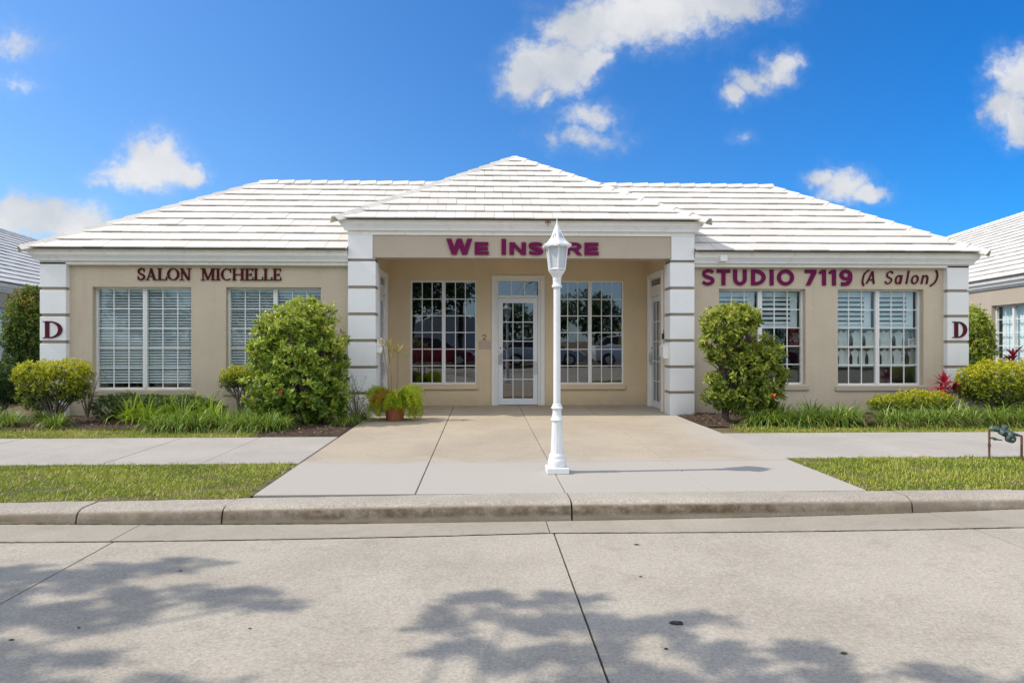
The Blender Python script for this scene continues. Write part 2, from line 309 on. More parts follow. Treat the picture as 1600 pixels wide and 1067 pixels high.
# ------------------------------------------------------------------ mesh helpers
class MB:
    def __init__(s, T=None): s.v = []; s.f = []; s.T = T or Matrix.Identity(4)
    def add(s, vs, fs):
        o = len(s.v); T = s.T
        s.v += [tuple(T @ Vector(p)) for p in vs]; s.f += [tuple(i + o for i in f) for f in fs]
    def box(s, x0, x1, y0, y1, z0, z1):
        s.add([(x0, y0, z0), (x1, y0, z0), (x1, y1, z0), (x0, y1, z0), (x0, y0, z1), (x1, y0, z1), (x1, y1, z1), (x0, y1, z1)],
              [(0, 3, 2, 1), (4, 5, 6, 7), (0, 1, 5, 4), (1, 2, 6, 5), (2, 3, 7, 6), (3, 0, 4, 7)])
    def bbox(s, x0, x1, y0, y1, z0, z1, b=.006):
        """box with its edges chamfered"""
        X, Y, Z = (x0, x1), (y0, y1), (z0, z1); vs = []; ix = {}
        for i in (0, 1):
            for j in (0, 1):
                for k in (0, 1):
                    sx_, sy_, sz_ = (1, -1)[i], (1, -1)[j], (1, -1)[k]
                    for a in range(3):
                        p = [X[i] + sx_ * b, Y[j] + sy_ * b, Z[k] + sz_ * b]; p[a] = (X[i], Y[j], Z[k])[a]
                        ix[i, j, k, a] = len(vs); vs.append(tuple(p))
        fs = []
        for a in range(3):
            o1, o2 = [q for q in range(3) if q != a]
            for e in (0, 1):
                q = []
                for (m1, m2) in ((0, 0), (1, 0), (1, 1), (0, 1)):
                    c = [0, 0, 0]; c[a] = e; c[o1] = m1; c[o2] = m2; q.append(ix[c[0], c[1], c[2], a])
                fs.append(tuple(q))
            for m1 in (0, 1):
                for m2 in (0, 1):
                    c0 = [0, 0, 0]; c1 = [0, 0, 0]; c0[a] = 0; c1[a] = 1; c0[o1] = c1[o1] = m1; c0[o2] = c1[o2] = m2
                    fs.append((ix[(*c0, o1)], ix[(*c1, o1)], ix[(*c1, o2)], ix[(*c0, o2)]))
        for i in (0, 1):
            for j in (0, 1):
                for k in (0, 1): fs.append((ix[i, j, k, 0], ix[i, j, k, 1], ix[i, j, k, 2]))
        s.add(vs, fs)
    def quad(s, a, b, c, d): s.add([a, b, c, d], [(0, 1, 2, 3)])
    def lathe(s, prof, n=24, c=(0, 0, 0), cap=True, flute=0, ph=0.):
        vs = []; fs = []
        for r, z in prof:
            for i in range(n):
                a = 2 * math.pi * i / n + ph; vs.append((c[0] + r * math.cos(a), c[1] + r * math.sin(a), c[2] + z))
        for k in range(len(prof) - 1):
            for i in range(n):
                j = (i + 1) % n; fs.append((k * n + i, k * n + j, (k + 1) * n + j, (k + 1) * n + i))
        if cap: fs += [tuple(range(n))[::-1], tuple((len(prof) - 1) * n + i for i in range(n))]
        s.add(vs, fs)
    def tube(s, pts, rad, n=8):
        """tube along points, radius per point"""
        P = [Vector(p) for p in pts]; rs = rad if isinstance(rad, (list, tuple)) else [rad] * len(P)
        vs = []; fs = []; prev = None
        for k, p in enumerate(P):
            d = (P[min(k + 1, len(P) - 1)] - P[max(k - 1, 0)]).normalized()
            u = (prev - d * prev.dot(d)) if prev else d.orthogonal()
            u.normalize(); prev = u; v = d.cross(u)
            for i in range(n):
                a = 2 * math.pi * i / n; vs.append(tuple(p + (u * math.cos(a) + v * math.sin(a)) * rs[k]))
        for k in range(len(P) - 1):
            for i in range(n):
                j = (i + 1) % n; fs.append((k * n + i, k * n + j, (k + 1) * n + j, (k + 1) * n + i))
        fs += [tuple(range(n))[::-1], tuple((len(P) - 1) * n + i for i in range(n))]
        s.add(vs, fs)
    def prism(s, poly, o, ex, ey, depth):
        """2d polygon (x,z) in plane o+x*ex+z*ey, given thickness along ex x ey"""
        o = Vector(o); ex = Vector(ex); ey = Vector(ey); nn = ex.cross(ey).normalized() * depth
        a = [o + ex * x + ey * y for x, y in poly]; n = len(a)
        s.add([tuple(q) for q in a] + [tuple(q + nn) for q in a], [tuple(range(n)), tuple(range(n, 2 * n))[::-1]] + [(i, (i + 1) % n, n + (i + 1) % n, n + i) for i in range(n)])

def finish(o, label=None, cat=None, group=None, kind=None):
    if label: o['label'] = label
    if cat: o['category'] = cat
    if group: o['group'] = group
    if kind: o['kind'] = kind
    return o

def obj(name, mb, m, parent=None, smooth=False, **k):
    me = bpy.data.meshes.new(name)
    me.from_pydata(mb.v, [], mb.f); me.materials.append(m); me.update()
    if smooth:
        for p in me.polygons: p.use_smooth = True
    o = bpy.data.objects.new(name, me); COL.objects.link(o)
    if parent: o.parent = parent
    if smooth == 'auto':
        md = o.modifiers.new('es', 'EDGE_SPLIT'); md.split_angle = R(38)
    return finish(o, **k)

def thing(name, loc, label, cat, group=None, rz=0):
    o = bpy.data.objects.new(name, None); COL.objects.link(o); o.location = loc; o.rotation_euler = (0, 0, rz)
    o.empty_display_size = .2
    return finish(o, label, cat, group)

def dup(root, loc, rz, sc=1., label=None, group=None):
    r = root.copy(); COL.objects.link(r); r.location = loc; r.rotation_euler = (0, 0, rz); r.scale = (sc, sc, sc)
    if label: r['label'] = label
    if group: r['group'] = group
    for ch in root.children:
        c = ch.copy(); COL.objects.link(c); c.parent = r
        for g in ch.children: d = g.copy(); COL.objects.link(d); d.parent = c
    return r

def ray(px, py):
    r_, u_ = (px - CX) / FPX, (HY - py) / FPX
    return r_ * math.cos(TH) + math.sin(TH), math.cos(TH) - r_ * math.sin(TH), u_
def at(px, py, Y):
    d = ray(px, py); t = Y / d[1]; return t * d[0], HC + t * d[2]
def gnd(px, py, z=0):
    d = ray(px, py); t = (z - HC) / d[2]; return t * d[0], t * d[1]


# ------------------------------------------------------------------ leaves
def leaf_mesh(name, P, D, N, L, Wd, age, m, parent=None, fold=.25, curl=.0, **k):
    """P base points, D directions, N approx normals, L lengths, Wd widths (numpy arrays)"""
    n = len(P)
    D = D / (np.linalg.norm(D, axis=1, keepdims=True) + 1e-9)
    S = np.cross(D, N); S /= (np.linalg.norm(S, axis=1, keepdims=True) + 1e-9)
    Nn = np.cross(S, D)
    L = L[:, None]; Wd = Wd[:, None]
    V = np.empty((n, 6, 3))
    V[:, 0] = P
    mid = P + D * L * .5
    V[:, 1] = mid + S * Wd * .5 + Nn * Wd * fold - Nn * L * curl * .3
    V[:, 2] = mid - S * Wd * .5 + Nn * Wd * fold - Nn * L * curl * .3
    V[:, 3] = P + D * L - Nn * L * curl
    V[:, 4] = P + D * L * .42
    V[:, 5] = P + D * L * .75 - Nn * L * curl * .5
    idx = np.arange(n)[:, None] * 6
    F = np.concatenate([idx + np.array([0, 1, 5, 4]), idx + np.array([0, 4, 5, 2]), idx + np.array([1, 3, 5, 5]), ], 0)
    me = bpy.data.meshes.new(name)
    quads = np.concatenate([idx + np.array([[0, 1, 5, 4]]), idx + np.array([[0, 4, 5, 2]])], 0)
    tris = np.concatenate([idx + np.array([[1, 3, 5]]), idx + np.array([[5, 3, 2]])], 0)
    nq, nt = len(quads), len(tris)
    me.vertices.add(n * 6); me.vertices.foreach_set('co', V.reshape(-1))
    me.loops.add(nq * 4 + nt * 3); me.loops.foreach_set('vertex_index', np.concatenate([quads.reshape(-1), tris.reshape(-1)]).astype(np.int32))
    me.polygons.add(nq + nt)
    me.polygons.foreach_set('loop_start', np.concatenate([np.arange(nq) * 4, nq * 4 + np.arange(nt) * 3]).astype(np.int32))
    me.update(calc_edges=True); me.validate()
    a = me.attributes.new('age', 'FLOAT', 'POINT'); a.data.foreach_set('value', np.repeat(age, 6).astype(np.float32))
    me.materials.append(m)
    o = bpy.data.objects.new(name, me); COL.objects.link(o)
    if parent: o.parent = parent
    return finish(o, **k)

def unit(n):
    v = rng.normal(size=(n, 3)); return v / np.linalg.norm(v, axis=1, keepdims=True)

def foliage(name, ells, ncl, per, L, m, parent, shell=.35, spread=.9, wr=.42, age_top=.5, gaps=.0, lumps=.12, zmin=None, hole=None, **k):
    """rosettes of leaves over a union of ellipsoids (cx,cy,cz,rx,ry,rz); lumpy and with gaps"""
    E = np.array(ells); vol = E[:, 3] * E[:, 4] + E[:, 4] * E[:, 5] + E[:, 3] * E[:, 5]
    P = []; N = []; T = []
    ph = rng.uniform(0, 6, (6, 3)); fr = rng.uniform(3, 9, (6, 3))
    tries = 0
    while sum(len(p) for p in P) < ncl and tries < 60:
        tries += 1
        n = ncl
        e = E[rng.choice(len(E), n, p=vol / vol.sum())]
        u = unit(n)
        rr = 1 - shell * rng.random(n) ** 1.8
        lum = sum(np.sin(u @ fr[i] + ph[i, 0]) for i in range(6)) / 6
        rr = rr * (1 + lumps * lum * 1.6)
        p = e[:, :3] + u * e[:, 3:] * rr[:, None]
        # drop points deep inside another ellipsoid
        keep = np.ones(n, bool)
        for q in E:
            d = np.linalg.norm((p - q[:3]) / q[3:], axis=1); keep &= d > (1 - shell) * .93
        if gaps:
            g = np.sin(p[:, 0] * 11 + ph[0, 0]) * np.sin(p[:, 1] * 12 + ph[1, 1]) * np.sin(p[:, 2] * 13 + ph[2, 2]) + .5 * np.sin(p[:, 0] * 23 + p[:, 2] * 19 + ph[3, 0])
            keep &= g < 1.25 - gaps * 1.2 + rng.random(n) * .3
        if zmin is not None: keep &= p[:, 2] > zmin
        if hole is not None:
            for q in hole: keep &= np.linalg.norm((p - np.array(q[:3])) / np.array(q[3:]), axis=1) > 1
        nr = u / e[:, 3:]; nr /= np.linalg.norm(nr, axis=1, keepdims=True)
        P.append(p[keep]); N.append(nr[keep]); T.append(rr[keep])
    P = np.concatenate(P)[:ncl]; N = np.concatenate(N)[:ncl]; T = np.concatenate(T)[:ncl]
    N = N + np.array([0, 0, .45]); N /= np.linalg.norm(N, axis=1, keepdims=True)
    n = len(P)
    zr = (P[:, 2] - P[:, 2].min()) / (np.ptp(P[:, 2]) + 1e-6)
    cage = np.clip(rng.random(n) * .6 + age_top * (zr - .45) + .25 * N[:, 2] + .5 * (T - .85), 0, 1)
    Pp = np.repeat(P, per, 0); Nn = np.repeat(N, per, 0); age = np.repeat(cage, per)
    side = unit(n * per); D = Nn * (1 - spread * rng.random((n * per, 1))) + side * spread
    D += np.array([0, 0, .1])
    Pp = Pp + rng.normal(size=Pp.shape) * L * .22
    LL = L * rng.uniform(.65, 1.25, n * per)
    return leaf_mesh(name, Pp, D, Nn + .5 * unit(n * per), LL, LL * wr, age, m, parent, curl=.12, **k)

def twigs(mb, base, ells, n, r0=.014, seed=0):
    """stems from a base point out into the crown"""
    q = random.Random(seed)
    for i in range(n):
        e = q.choice(ells)
        u = Vector((q.gauss(0, 1), q.gauss(0, 1), abs(q.gauss(0, 1)))).normalized()
        t = Vector(e[:3]) + Vector((u.x * e[3], u.y * e[4], u.z * e[5])) * q.uniform(.55, .93)
        b = Vector(base) + Vector((q.gauss(0, .02), q.gauss(0, .02), 0))
        m1 = b.lerp(t, .35) + Vector((q.gauss(0, .04), q.gauss(0, .04), .06)); m2 = b.lerp(t, .7) + Vector((q.gauss(0, .05), q.gauss(0, .05), .03))
        mb.tube([b, m1, m2, t], [r0, r0 * .7, r0 * .45, r0 * .2], 5)
        for k in range(2):
            s = m2 + Vector((q.gauss(0, .12), q.gauss(0, .12), q.uniform(-.02, .15)))
            mb.tube([m1.lerp(m2, .6), m2.lerp(s, .6), s], [r0 * .4, r0 * .3, r0 * .15], 4)

def blades_mesh(name, P, Az, Len, Wd, Lean, age, m, parent=None, seg=4, droop=1.0, **k):
    """arching grass blades"""
    n = len(P); V = np.empty((n, (seg + 1) * 2, 3))
    dh = np.stack([np.cos(Az), np.sin(Az), np.zeros(n)], 1); sd = np.stack([-np.sin(Az), np.cos(Az), np.zeros(n)], 1)
    pos = P.copy(); ang = Lean.copy()
    for s_ in range(seg + 1):
        wq = Wd * (1 - (s_ / seg) ** 1.6 * .92)
        V[:, 2 * s_] = pos + sd * wq[:, None] * .5; V[:, 2 * s_ + 1] = pos - sd * wq[:, None] * .5
        stp = Len / seg
        pos = pos + (dh * np.sin(ang)[:, None] + np.array([0, 0, 1]) * np.cos(ang)[:, None]) * stp[:, None]
        ang = ang + droop * (.25 + .35 * Lean) * (s_ + 1) / seg * 1.6
    nv = (seg + 1) * 2; idx = np.arange(n)[:, None] * nv
    F = np.concatenate([idx + np.array([[2 * s_, 2 * s_ + 1, 2 * s_ + 3, 2 * s_ + 2]]) for s_ in range(seg)], 0)
    me = bpy.data.meshes.new(name); me.vertices.add(n * nv); me.vertices.foreach_set('co', V.reshape(-1))
    me.loops.add(F.size); me.loops.foreach_set('vertex_index', F.reshape(-1).astype(np.int32))
    me.polygons.add(len(F)); me.polygons.foreach_set('loop_start', (np.arange(len(F)) * 4).astype(np.int32))
    me.update(calc_edges=True)
    a = me.attributes.new('age', 'FLOAT', 'POINT'); a.data.foreach_set('value', np.repeat(age, nv).astype(np.float32))
    me.materials.append(m)
    o = bpy.data.objects.new(name, me); COL.objects.link(o)
    if parent: o.parent = parent
    return finish(o, **k)


# ------------------------------------------------------------------ ground, road, kerb, walks
def zr_(X): return -.15 + .06 * min(1., ((X - .4) / 4.2) ** 2)
XS = [(-60, -24), (-24, -14.98), (-14.98, -11.86), (-11.86, -8.74), (-8.74, -5.62), (-5.62, -2.59), (-2.59, .53), (.53, 3.66), (3.66, 6.78), (6.78, 9.9), (9.9, 13), (13, 60)]
def lerp_pts(pts, X):
    if X <= pts[0][0]: return pts[0][1]
    for (a, b), (c, d) in zip(pts, pts[1:]):
        if X <= c: return b + (d - b) * (X - a) / (c - a)
    return pts[-1][1]
KB = [(-9, 5.30), (-3.85, 5.39), (.24, 5.56), (4.67, 5.53), (9, 5.46)]      # kerb back
KF = [(-9, 5.02), (-3.8, 5.10), (.23, 5.235), (4.64, 5.26), (9, 5.2)]      # kerb foot
GL = [(-9, 4.60), (-3.45, 4.66), (.5, 4.914), (4.2, 4.77), (9, 4.70)]      # gutter edge

gm = MB(); gm.quad((-400, -400, -.32), (400, -400, -.32), (400, 900, -.32), (-400, 900, -.32))
obj('ground', gm, GROUNDG, kind='structure')
gm = MB(); gm.quad((-60, -7, -.205), (60, -7, -.205), (60, 5.4, -.205), (-60, 5.4, -.205))
obj('road_base', gm, SOIL, kind='structure')
def strip(mb, x0, x1, ya, yb, zf, g=.006, step=.35, th=.05, wob=.0):
    n = max(1, int((x1 - x0) / step)); xs = [x0 + g + (x1 - x0 - 2 * g) * i / n for i in range(n + 1)]
    if x1 - x0 > 8: xs = [x0 + g, x1 - g]
    for a, b in zip(xs, xs[1:]):
        mb.quad((a, ya(a), zf(a)), (b, ya(b), zf(b)), (b, yb(b), zf(b)), (a, yb(a), zf(a)))
    for X in (xs[0], xs[-1]):
        mb.quad((X, ya(X), zf(X)), (X, yb(X), zf(X)), (X, yb(X), zf(X) - th), (X, ya(X), zf(X) - th))
rm = MB()
for a, b in XS: strip(rm, a, b, lambda X: -6.5, lambda X: lerp_pts(GL, X) - .004, zr_)
obj('road', rm, ROADM, kind='structure')
rm = MB()
for a, b in XS:
    strip(rm, a - .03, b - .03, lambda X: lerp_pts(GL, X) + .004 + .004 * math.sin(X * 9), lambda X: lerp_pts(KF, X) - .004, lambda X: zr_(X) + .003, g=.004)
obj('gutter', rm, GUTM, kind='structure')

# kerb: cast lengths with a rounded nose
joints = [-24, -9, gnd(135, 790)[0], gnd(362, 783)[0], gnd(887, 772)[0], gnd(1397, 768)[0], gnd(1583, 766)[0], 9, 24]
kb = MB()
def kprof(X, dz):
    zr = zr_(X); yb = lerp_pts(KB, X); yf = lerp_pts(KF, X); h = -zr
    pr = [(yb, -.06), (yb, .0), (yf + .10, .0), (yf + .065, -.006), (yf + .035, -.022), (yf + .016, -.045), (yf + .008, -.08), (yf + .003, zr + .01), (yf, zr - .04)]
    return [(X, y, z + (dz if z > zr else 0)) for y, z in pr]
for i, (a, b) in enumerate(zip(joints, joints[1:])):
    dz = rnd.uniform(-.006, .004); n = max(2, int((b - a) / .12)) if b - a < 9 else 2
    secs = []
    for k in range(n + 1):
        X = a + .007 + (b - a - .014) * k / n
        s = kprof(X, dz)
        s = [(x, y + rnd.uniform(-.003, .003), z + rnd.uniform(-.002, .002)) for x, y, z in s]; secs.append(s)
    vs = [p for s in secs for p in s]; m_ = len(secs[0]); fs = []
    for k in range(n):
        for j in range(m_ - 1): fs.append((k * m_ + j, k * m_ + j + 1, (k + 1) * m_ + j + 1, (k + 1) * m_ + j))
    fs += [tuple(range(m_)), tuple(n * m_ + j for j in range(m_))[::-1]]
    kb.add(vs, fs)
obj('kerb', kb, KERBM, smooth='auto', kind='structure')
# dark ragged cracks where kerb, gutter and road have parted
ck = MB()
def crack(pts, w0, z):
    for (x0, y0), (x1, y1) in zip(pts, pts[1:]):
        n = max(1, int(math.hypot(x1 - x0, y1 - y0) / .035)); prev = None
        for i in range(n + 1):
            t = i / n; x = x0 + (x1 - x0) * t; y = y0 + (y1 - y0) * t + rnd.uniform(-.007, .007); hw = w0 * rnd.uniform(.15, 1.)
            cur = ((x, y - hw, z(x)), (x, y + hw, z(x)))
            if prev: ck.quad(prev[0], cur[0], cur[1], prev[1])
            prev = cur
zc = lambda X: zr_(X) + .007
crack([(x, lerp_pts(KF, x) - .004) for x in np.linspace(-5, -.9, 18)], .008, zc)
crack([(x, lerp_pts(KF, x) - .004) for x in np.linspace(2.0, 6.2, 18)], .004, zc)
crack([(x, lerp_pts(GL, x)) for x in np.linspace(-6, 6, 40)], .0035, zc)
p0, p1 = gnd(356, 817, -.12), gnd(322, 839, -.11)
crack([p0, p1], .006, zc)
obj('pavement_cracks', ck, SOIL, kind='structure')

def slabs(name, m, rects, z=0, g=.005, th=.06, **k):
    mb = MB()
    for x0, x1, y0, y1 in rects:
        dz = rnd.uniform(-.002, .002)
        mb.bbox(x0 + g, x1 - g, y0 + g, y1 - g, z - th, z + dz, .004)
    return obj(name, mb, m, kind='structure', **k)
slabs('entry_pad', PADM, [(a, b, c, d) for a, b in ((-1.92, -.57), (-.57, .70), (.70, 1.97), (1.97, 3.31)) for c, d in ((7.0, 8.45), (8.45, 9.8), (9.8, 11.25))] +
      [(a, b, 11.25, 13.1) for a, b in ((-2.0, -.57), (-.57, .70), (.70, 1.97), (1.97, 3.4))] +
      [(a, b, 5.57, 7.0) for a, b in ((-1.92, -.57), (-.57, .70), (.70, 1.97), (1.97, 3.31))], g=.004)
bm_ = MB(); bm_.box(-1.93, 3.32, 5.56, 13.05, -.2, -.055); obj('pad_base', bm_, SOIL, kind='structure')
slabs('pavement', WALKM, [(-1.93 - (i + 1) * 1.02, -1.93 - i * 1.02, 7.0, 8.86) for i in range(22)] + [(3.32 + i * 1.55, 3.32 + (i + 1) * 1.55, 7.12, 9.02) for i in range(14)], g=.003)
lw = MB()
for x0, x1, y0, y1, z in ((-26, -1.94, 5.36, 6.99, -.012), (3.33, 26, 5.5, 7.11, -.012), (-26, -1.94, 8.87, 60, -.02), (3.33, 26, 9.03, 60, -.02), (-26, -1.94, 6.99, 8.87, -.1), (3.33, 26, 7.11, 9.03, -.1)):
    lw.quad((x0, y0, z), (x1, y0, z), (x1, y1, z), (x0, y1, z))
obj('lawn_soil', lw, GROUNDG, kind='structure')

def turf(name, areas, dens, h=.05):
    P = []; A = []
    for x0, x1, y0, y1, cut in areas:
        n = int((x1 - x0) * (y1 - y0) * dens); x = rng.uniform(x0, x1, n); y = rng.uniform(y0, y1, n)
        kk = (.5 * np.sin(x * 4.3 + 1.7 * np.sin(y * 6)) + .5 * np.sin(y * 9.1 + 2 * np.sin(x * 3.7)) + rng.normal(size=n) * .35) < .80; x = x[kk]; y = y[kk]
        kk = (x > x0 + .05 + .04 * np.sin(y * 31)) & (x < x1 - .05 + .05 * np.sin(y * 27 + 1)) & (y < y1 - .03 + .045 * np.sin(x * 19) * np.sin(x * 7.3)); x = x[kk]; y = y[kk]
        if cut: kk = cut(x, y); x = x[kk]; y = y[kk]
        P.append(np.stack([x, y, np.full(len(x), -.012)], 1))
    P = np.concatenate(P); n = len(P)
    f = .5 + .25 * np.sin(P[:, 0] * 3.1 + np.sin(P[:, 1] * 4) * 1.3) + .25 * np.sin(P[:, 1] * 5.3 + P[:, 0] * 1.7 + 1.1 * np.sin(P[:, 0] * 2.3))
    f2 = np.sin(P[:, 0] * 7.3 + 2 * np.sin(P[:, 1] * 9)) * np.sin(P[:, 1] * 8.1 + 1.5 * np.sin(P[:, 0] * 5))
    edge = np.exp(-np.abs(P[:, 1] - np.interp(P[:, 0], [p[0] for p in KB], [p[1] for p in KB])) / .09)
    age = np.clip(.05 + .5 * f + .45 * np.maximum(f2, 0) + .55 * edge * rng.random(n) + rng.normal(size=n) * .16, 0, 1)
    hh = h * rng.uniform(.35, 1.35, n) * (.75 + .45 * f) * (1 - .45 * edge)
    return blades_mesh(name, P, rng.uniform(0, 6.28, n), hh * .8, rng.uniform(.005, .010, n), rng.uniform(.2, 1.45, n), age, TURF, None, seg=2, droop=.8, kind='stuff', label=None)
kbv = lambda x: np.interp(x, [p[0] for p in KB], [p[1] for p in KB])
t1 = turf('lawn_grass', [(-6.4, -1.93, 5.3, 7.03, lambda x, y: (y > kbv(x) + .03 + .03 * np.sin(x * 23) * np.sin(x * 9))), (3.27, 7.4, 5.4, 7.15, lambda x, y: (y > kbv(x) + .03 + .03 * np.sin(x * 23) * np.sin(x * 9)))], 5600)
finish(t1, 'patchy green lawn grass between kerb and pavement', 'grass')
t2 = turf('turf_strip', [(-9.5, -3.1, 8.86, 9.95, lambda x, y: y < 9.8 + .06 * np.sin(x * 5)), (3.6, 10, 9.02, 9.9, lambda x, y: (y < 9.75 + .07 * np.sin(x * 4)) & (x > 3.5 + (9.9 - y) * .2))], 3800, .045)
finish(t2, 'thin clipped grass strip between pavement and planting beds', 'grass')

# mulch beds
mb_ = MB()
def bumpy(x0, x1, y0, y1, z, step=.14, amp=.02):
    nx, ny = int((x1 - x0) / step), int((y1 - y0) / step); o = len(mb_.v)
    for j in range(ny + 1):
        for i in range(nx + 1):
            e = 0 if i in (0, nx) or j == 0 else 1
            mb_.v.append((x0 + (x1 - x0) * i / nx, y0 + (y1 - y0) * j / ny, z + e * rnd.uniform(0, amp)))
    for j in range(ny):
        for i in range(nx): a = o + j * (nx + 1) + i; mb_.f.append((a, a + 1, a + nx + 2, a + nx + 1))
bumpy(-10.5, -3.05, 9.7, 11.42, .0); bumpy(-3.05, -1.94, 8.9, 11.42, -.005, amp=.012); bumpy(3.33, 11, 9.68, 11.42, .0)
obj('planting_bed', mb_, MULCH, kind='structure')
n = 15000
x = np.concatenate([rng.uniform(-9.5, -1.96, n // 2), rng.uniform(3.36, 10, n // 2)]); y = np.where((x > -3.1) & (x < 0), rng.uniform(8.95, 11.35, n), rng.uniform(9.72, 11.38, n))
Pq = np.stack([x, y, rng.uniform(.008, .03, n)], 1); Dq = unit(n) * np.array([1, 1, .25])
LL = rng.uniform(.02, .06, n)
leaf_mesh('mulch', Pq, Dq, np.tile([0, 0, 1.], (n, 1)) + .4 * unit(n), LL, LL * .35, rng.random(n), CHIP, None, kind='stuff', label='brown bark mulch chips covering the planting beds', cat='mulch')

# small debris on the road: leaves, a flattened black scrap
for (px, py, s) in ((1058, 974, .042), (995, 851, .024), (1041, 1014, .013), (1318, 1021, .018), (1001, 901, .012), (123, 981, .011), (282, 892, .014), (18, 1000, .014), (390, 982, .009)):
    X, Y = gnd(px, py, zr_(gnd(px, py, -.13)[0])); q = MB(); m_ = 9
    ring = [(s * rnd.uniform(.6, 1.1) * math.cos(6.283 * i / m_), s * .7 * rnd.uniform(.6, 1.1) * math.sin(6.283 * i / m_)) for i in range(m_)]
    q.add([(a, b, .004) for a, b in ring] + [(a * .6, b * .6, .004 + s * rnd.uniform(.02, .16)) for a, b in ring], [(i, (i + 1) % m_, m_ + (i + 1) % m_, m_ + i) for i in range(m_)] + [tuple(range(m_, 2 * m_))])
    big = s > .03
    o = obj('road_debris', q, BLACKP if big else MULCH, label='black flattened scrap lying on the road right of the joint' if big else 'small dark dead leaf lying on the concrete road', cat='debris', group=None if big else 'dead leaves scattered on the road')
    o.location = (X, Y, zr_(X))


# ------------------------------------------------------------------ building
def clip(poly, a, b, c):
    """keep a*x+b*y+c >= 0"""
    out = []
    for i in range(len(poly)):
        p, q = poly[i], poly[(i + 1) % len(poly)]; dp = a * p[0] + b * p[1] + c; dq = a * q[0] + b * q[1] + c
        if dp >= 0: out.append(p)
        if (dp >= 0) != (dq >= 0):
            t = dp / (dp - dq); out.append((p[0] + (q[0] - p[0]) * t, p[1] + (q[1] - p[1]) * t))
    return out

def roof_plane(mb, deck, O, eu, ev, region, vmax, course=.335, tw=.33, off=0., lift=.048):
    """flat interlocking tiles in courses over a convex region (u along eave, v up slope)"""
    O = Vector(O); eu = Vector(eu).normalized(); ev = Vector(ev).normalized(); nn = eu.cross(ev).normalized()
    planes = []
    for i in range(len(region)):
        p, q = region[i], region[(i + 1) % len(region)]
        a, b = -(q[1] - p[1]), (q[0] - p[0]); l = math.hypot(a, b); planes.append((a / l, b / l, -(a * p[0] + b * p[1]) / l))
    deck.add([tuple(O + eu * u + ev * v) for u, v in region], [tuple(range(len(region)))])
    us = [p[0] for p in region]; k = 0; v = 0.
    while v < vmax:
        sh = (tw / 2 if k % 2 else 0) + off
        i0 = int((min(us) - sh) / tw) - 1; i1 = int((max(us) - sh) / tw) + 1
        for i in range(i0, i1 + 1):
            g = .0025; dl = rnd.uniform(-.0025, .004)
            poly = [(sh + i * tw + g, v), (sh + (i + 1) * tw - g, v), (sh + (i + 1) * tw - g, v + course * 1.08), (sh + i * tw + g, v + course * 1.08)]
            for a, b, c in planes: 
                poly = clip(poly, a, b, c)
                if len(poly) < 3: break
            if len(poly) < 3: continue
            top = []; bot = []
            for (uu, vv) in poly:
                h = lift * (1 - .62 * (vv - v) / course) + dl
                P = O + eu * uu + ev * vv; top.append(tuple(P + nn * h)); bot.append(tuple(P + nn * (h - .020)))
            m_ = len(poly)
            mb.add(top + bot, [tuple(range(m_)), tuple(range(m_, 2 * m_))[::-1]] + [(i_, m_ + i_, m_ + (i_ + 1) % m_, (i_ + 1) % m_) for i_ in range(m_)])
        v += course; k += 1

def ridge_caps(mb, A, B, step=.34, half=.13, drop=.085, lift=.045, th=.022):
    """overlapping V shaped cap tiles from A (low) to B (high)"""
    A, B = Vector(A), Vector(B); d = (B - A); n = max(1, round(d.length / step)); d.normalize(); st = (B - A).length / n
    side = d.cross(Vector((0, 0, 1))).normalized(); up = side.cross(d).normalized()
    for i in range(n):
        lo = A + d * (st * i - (.03)); hi = A + d * (st * (i + 1) + .02)
        vs = []
        for P, h in ((lo, lift + .022), (hi, lift - .002)):
            for s_, hh in ((-1, -drop), (-.35, 0), (.35, 0), (1, -drop)):
                vs.append(tuple(P + side * half * s_ + up * (h + hh)))
            for s_, hh in ((-1, -drop), (-.35, 0), (.35, 0), (1, -drop)):
                vs.append(tuple(P + side * half * s_ * .93 + up * (h + hh - th)))
        fs = [(0, 1, 9, 8), (1, 2, 10, 9), (2, 3, 11, 10), (4, 12, 13, 5), (5, 13, 14, 6), (6, 14, 15, 7), (0, 4, 5, 1), (1, 5, 6, 2), (2, 6, 7, 3), (8, 9, 13, 12), (9, 10, 14, 13), (10, 11, 15, 14), (0, 8, 12, 4), (3, 7, 15, 11)]
        mb.add(vs, fs)

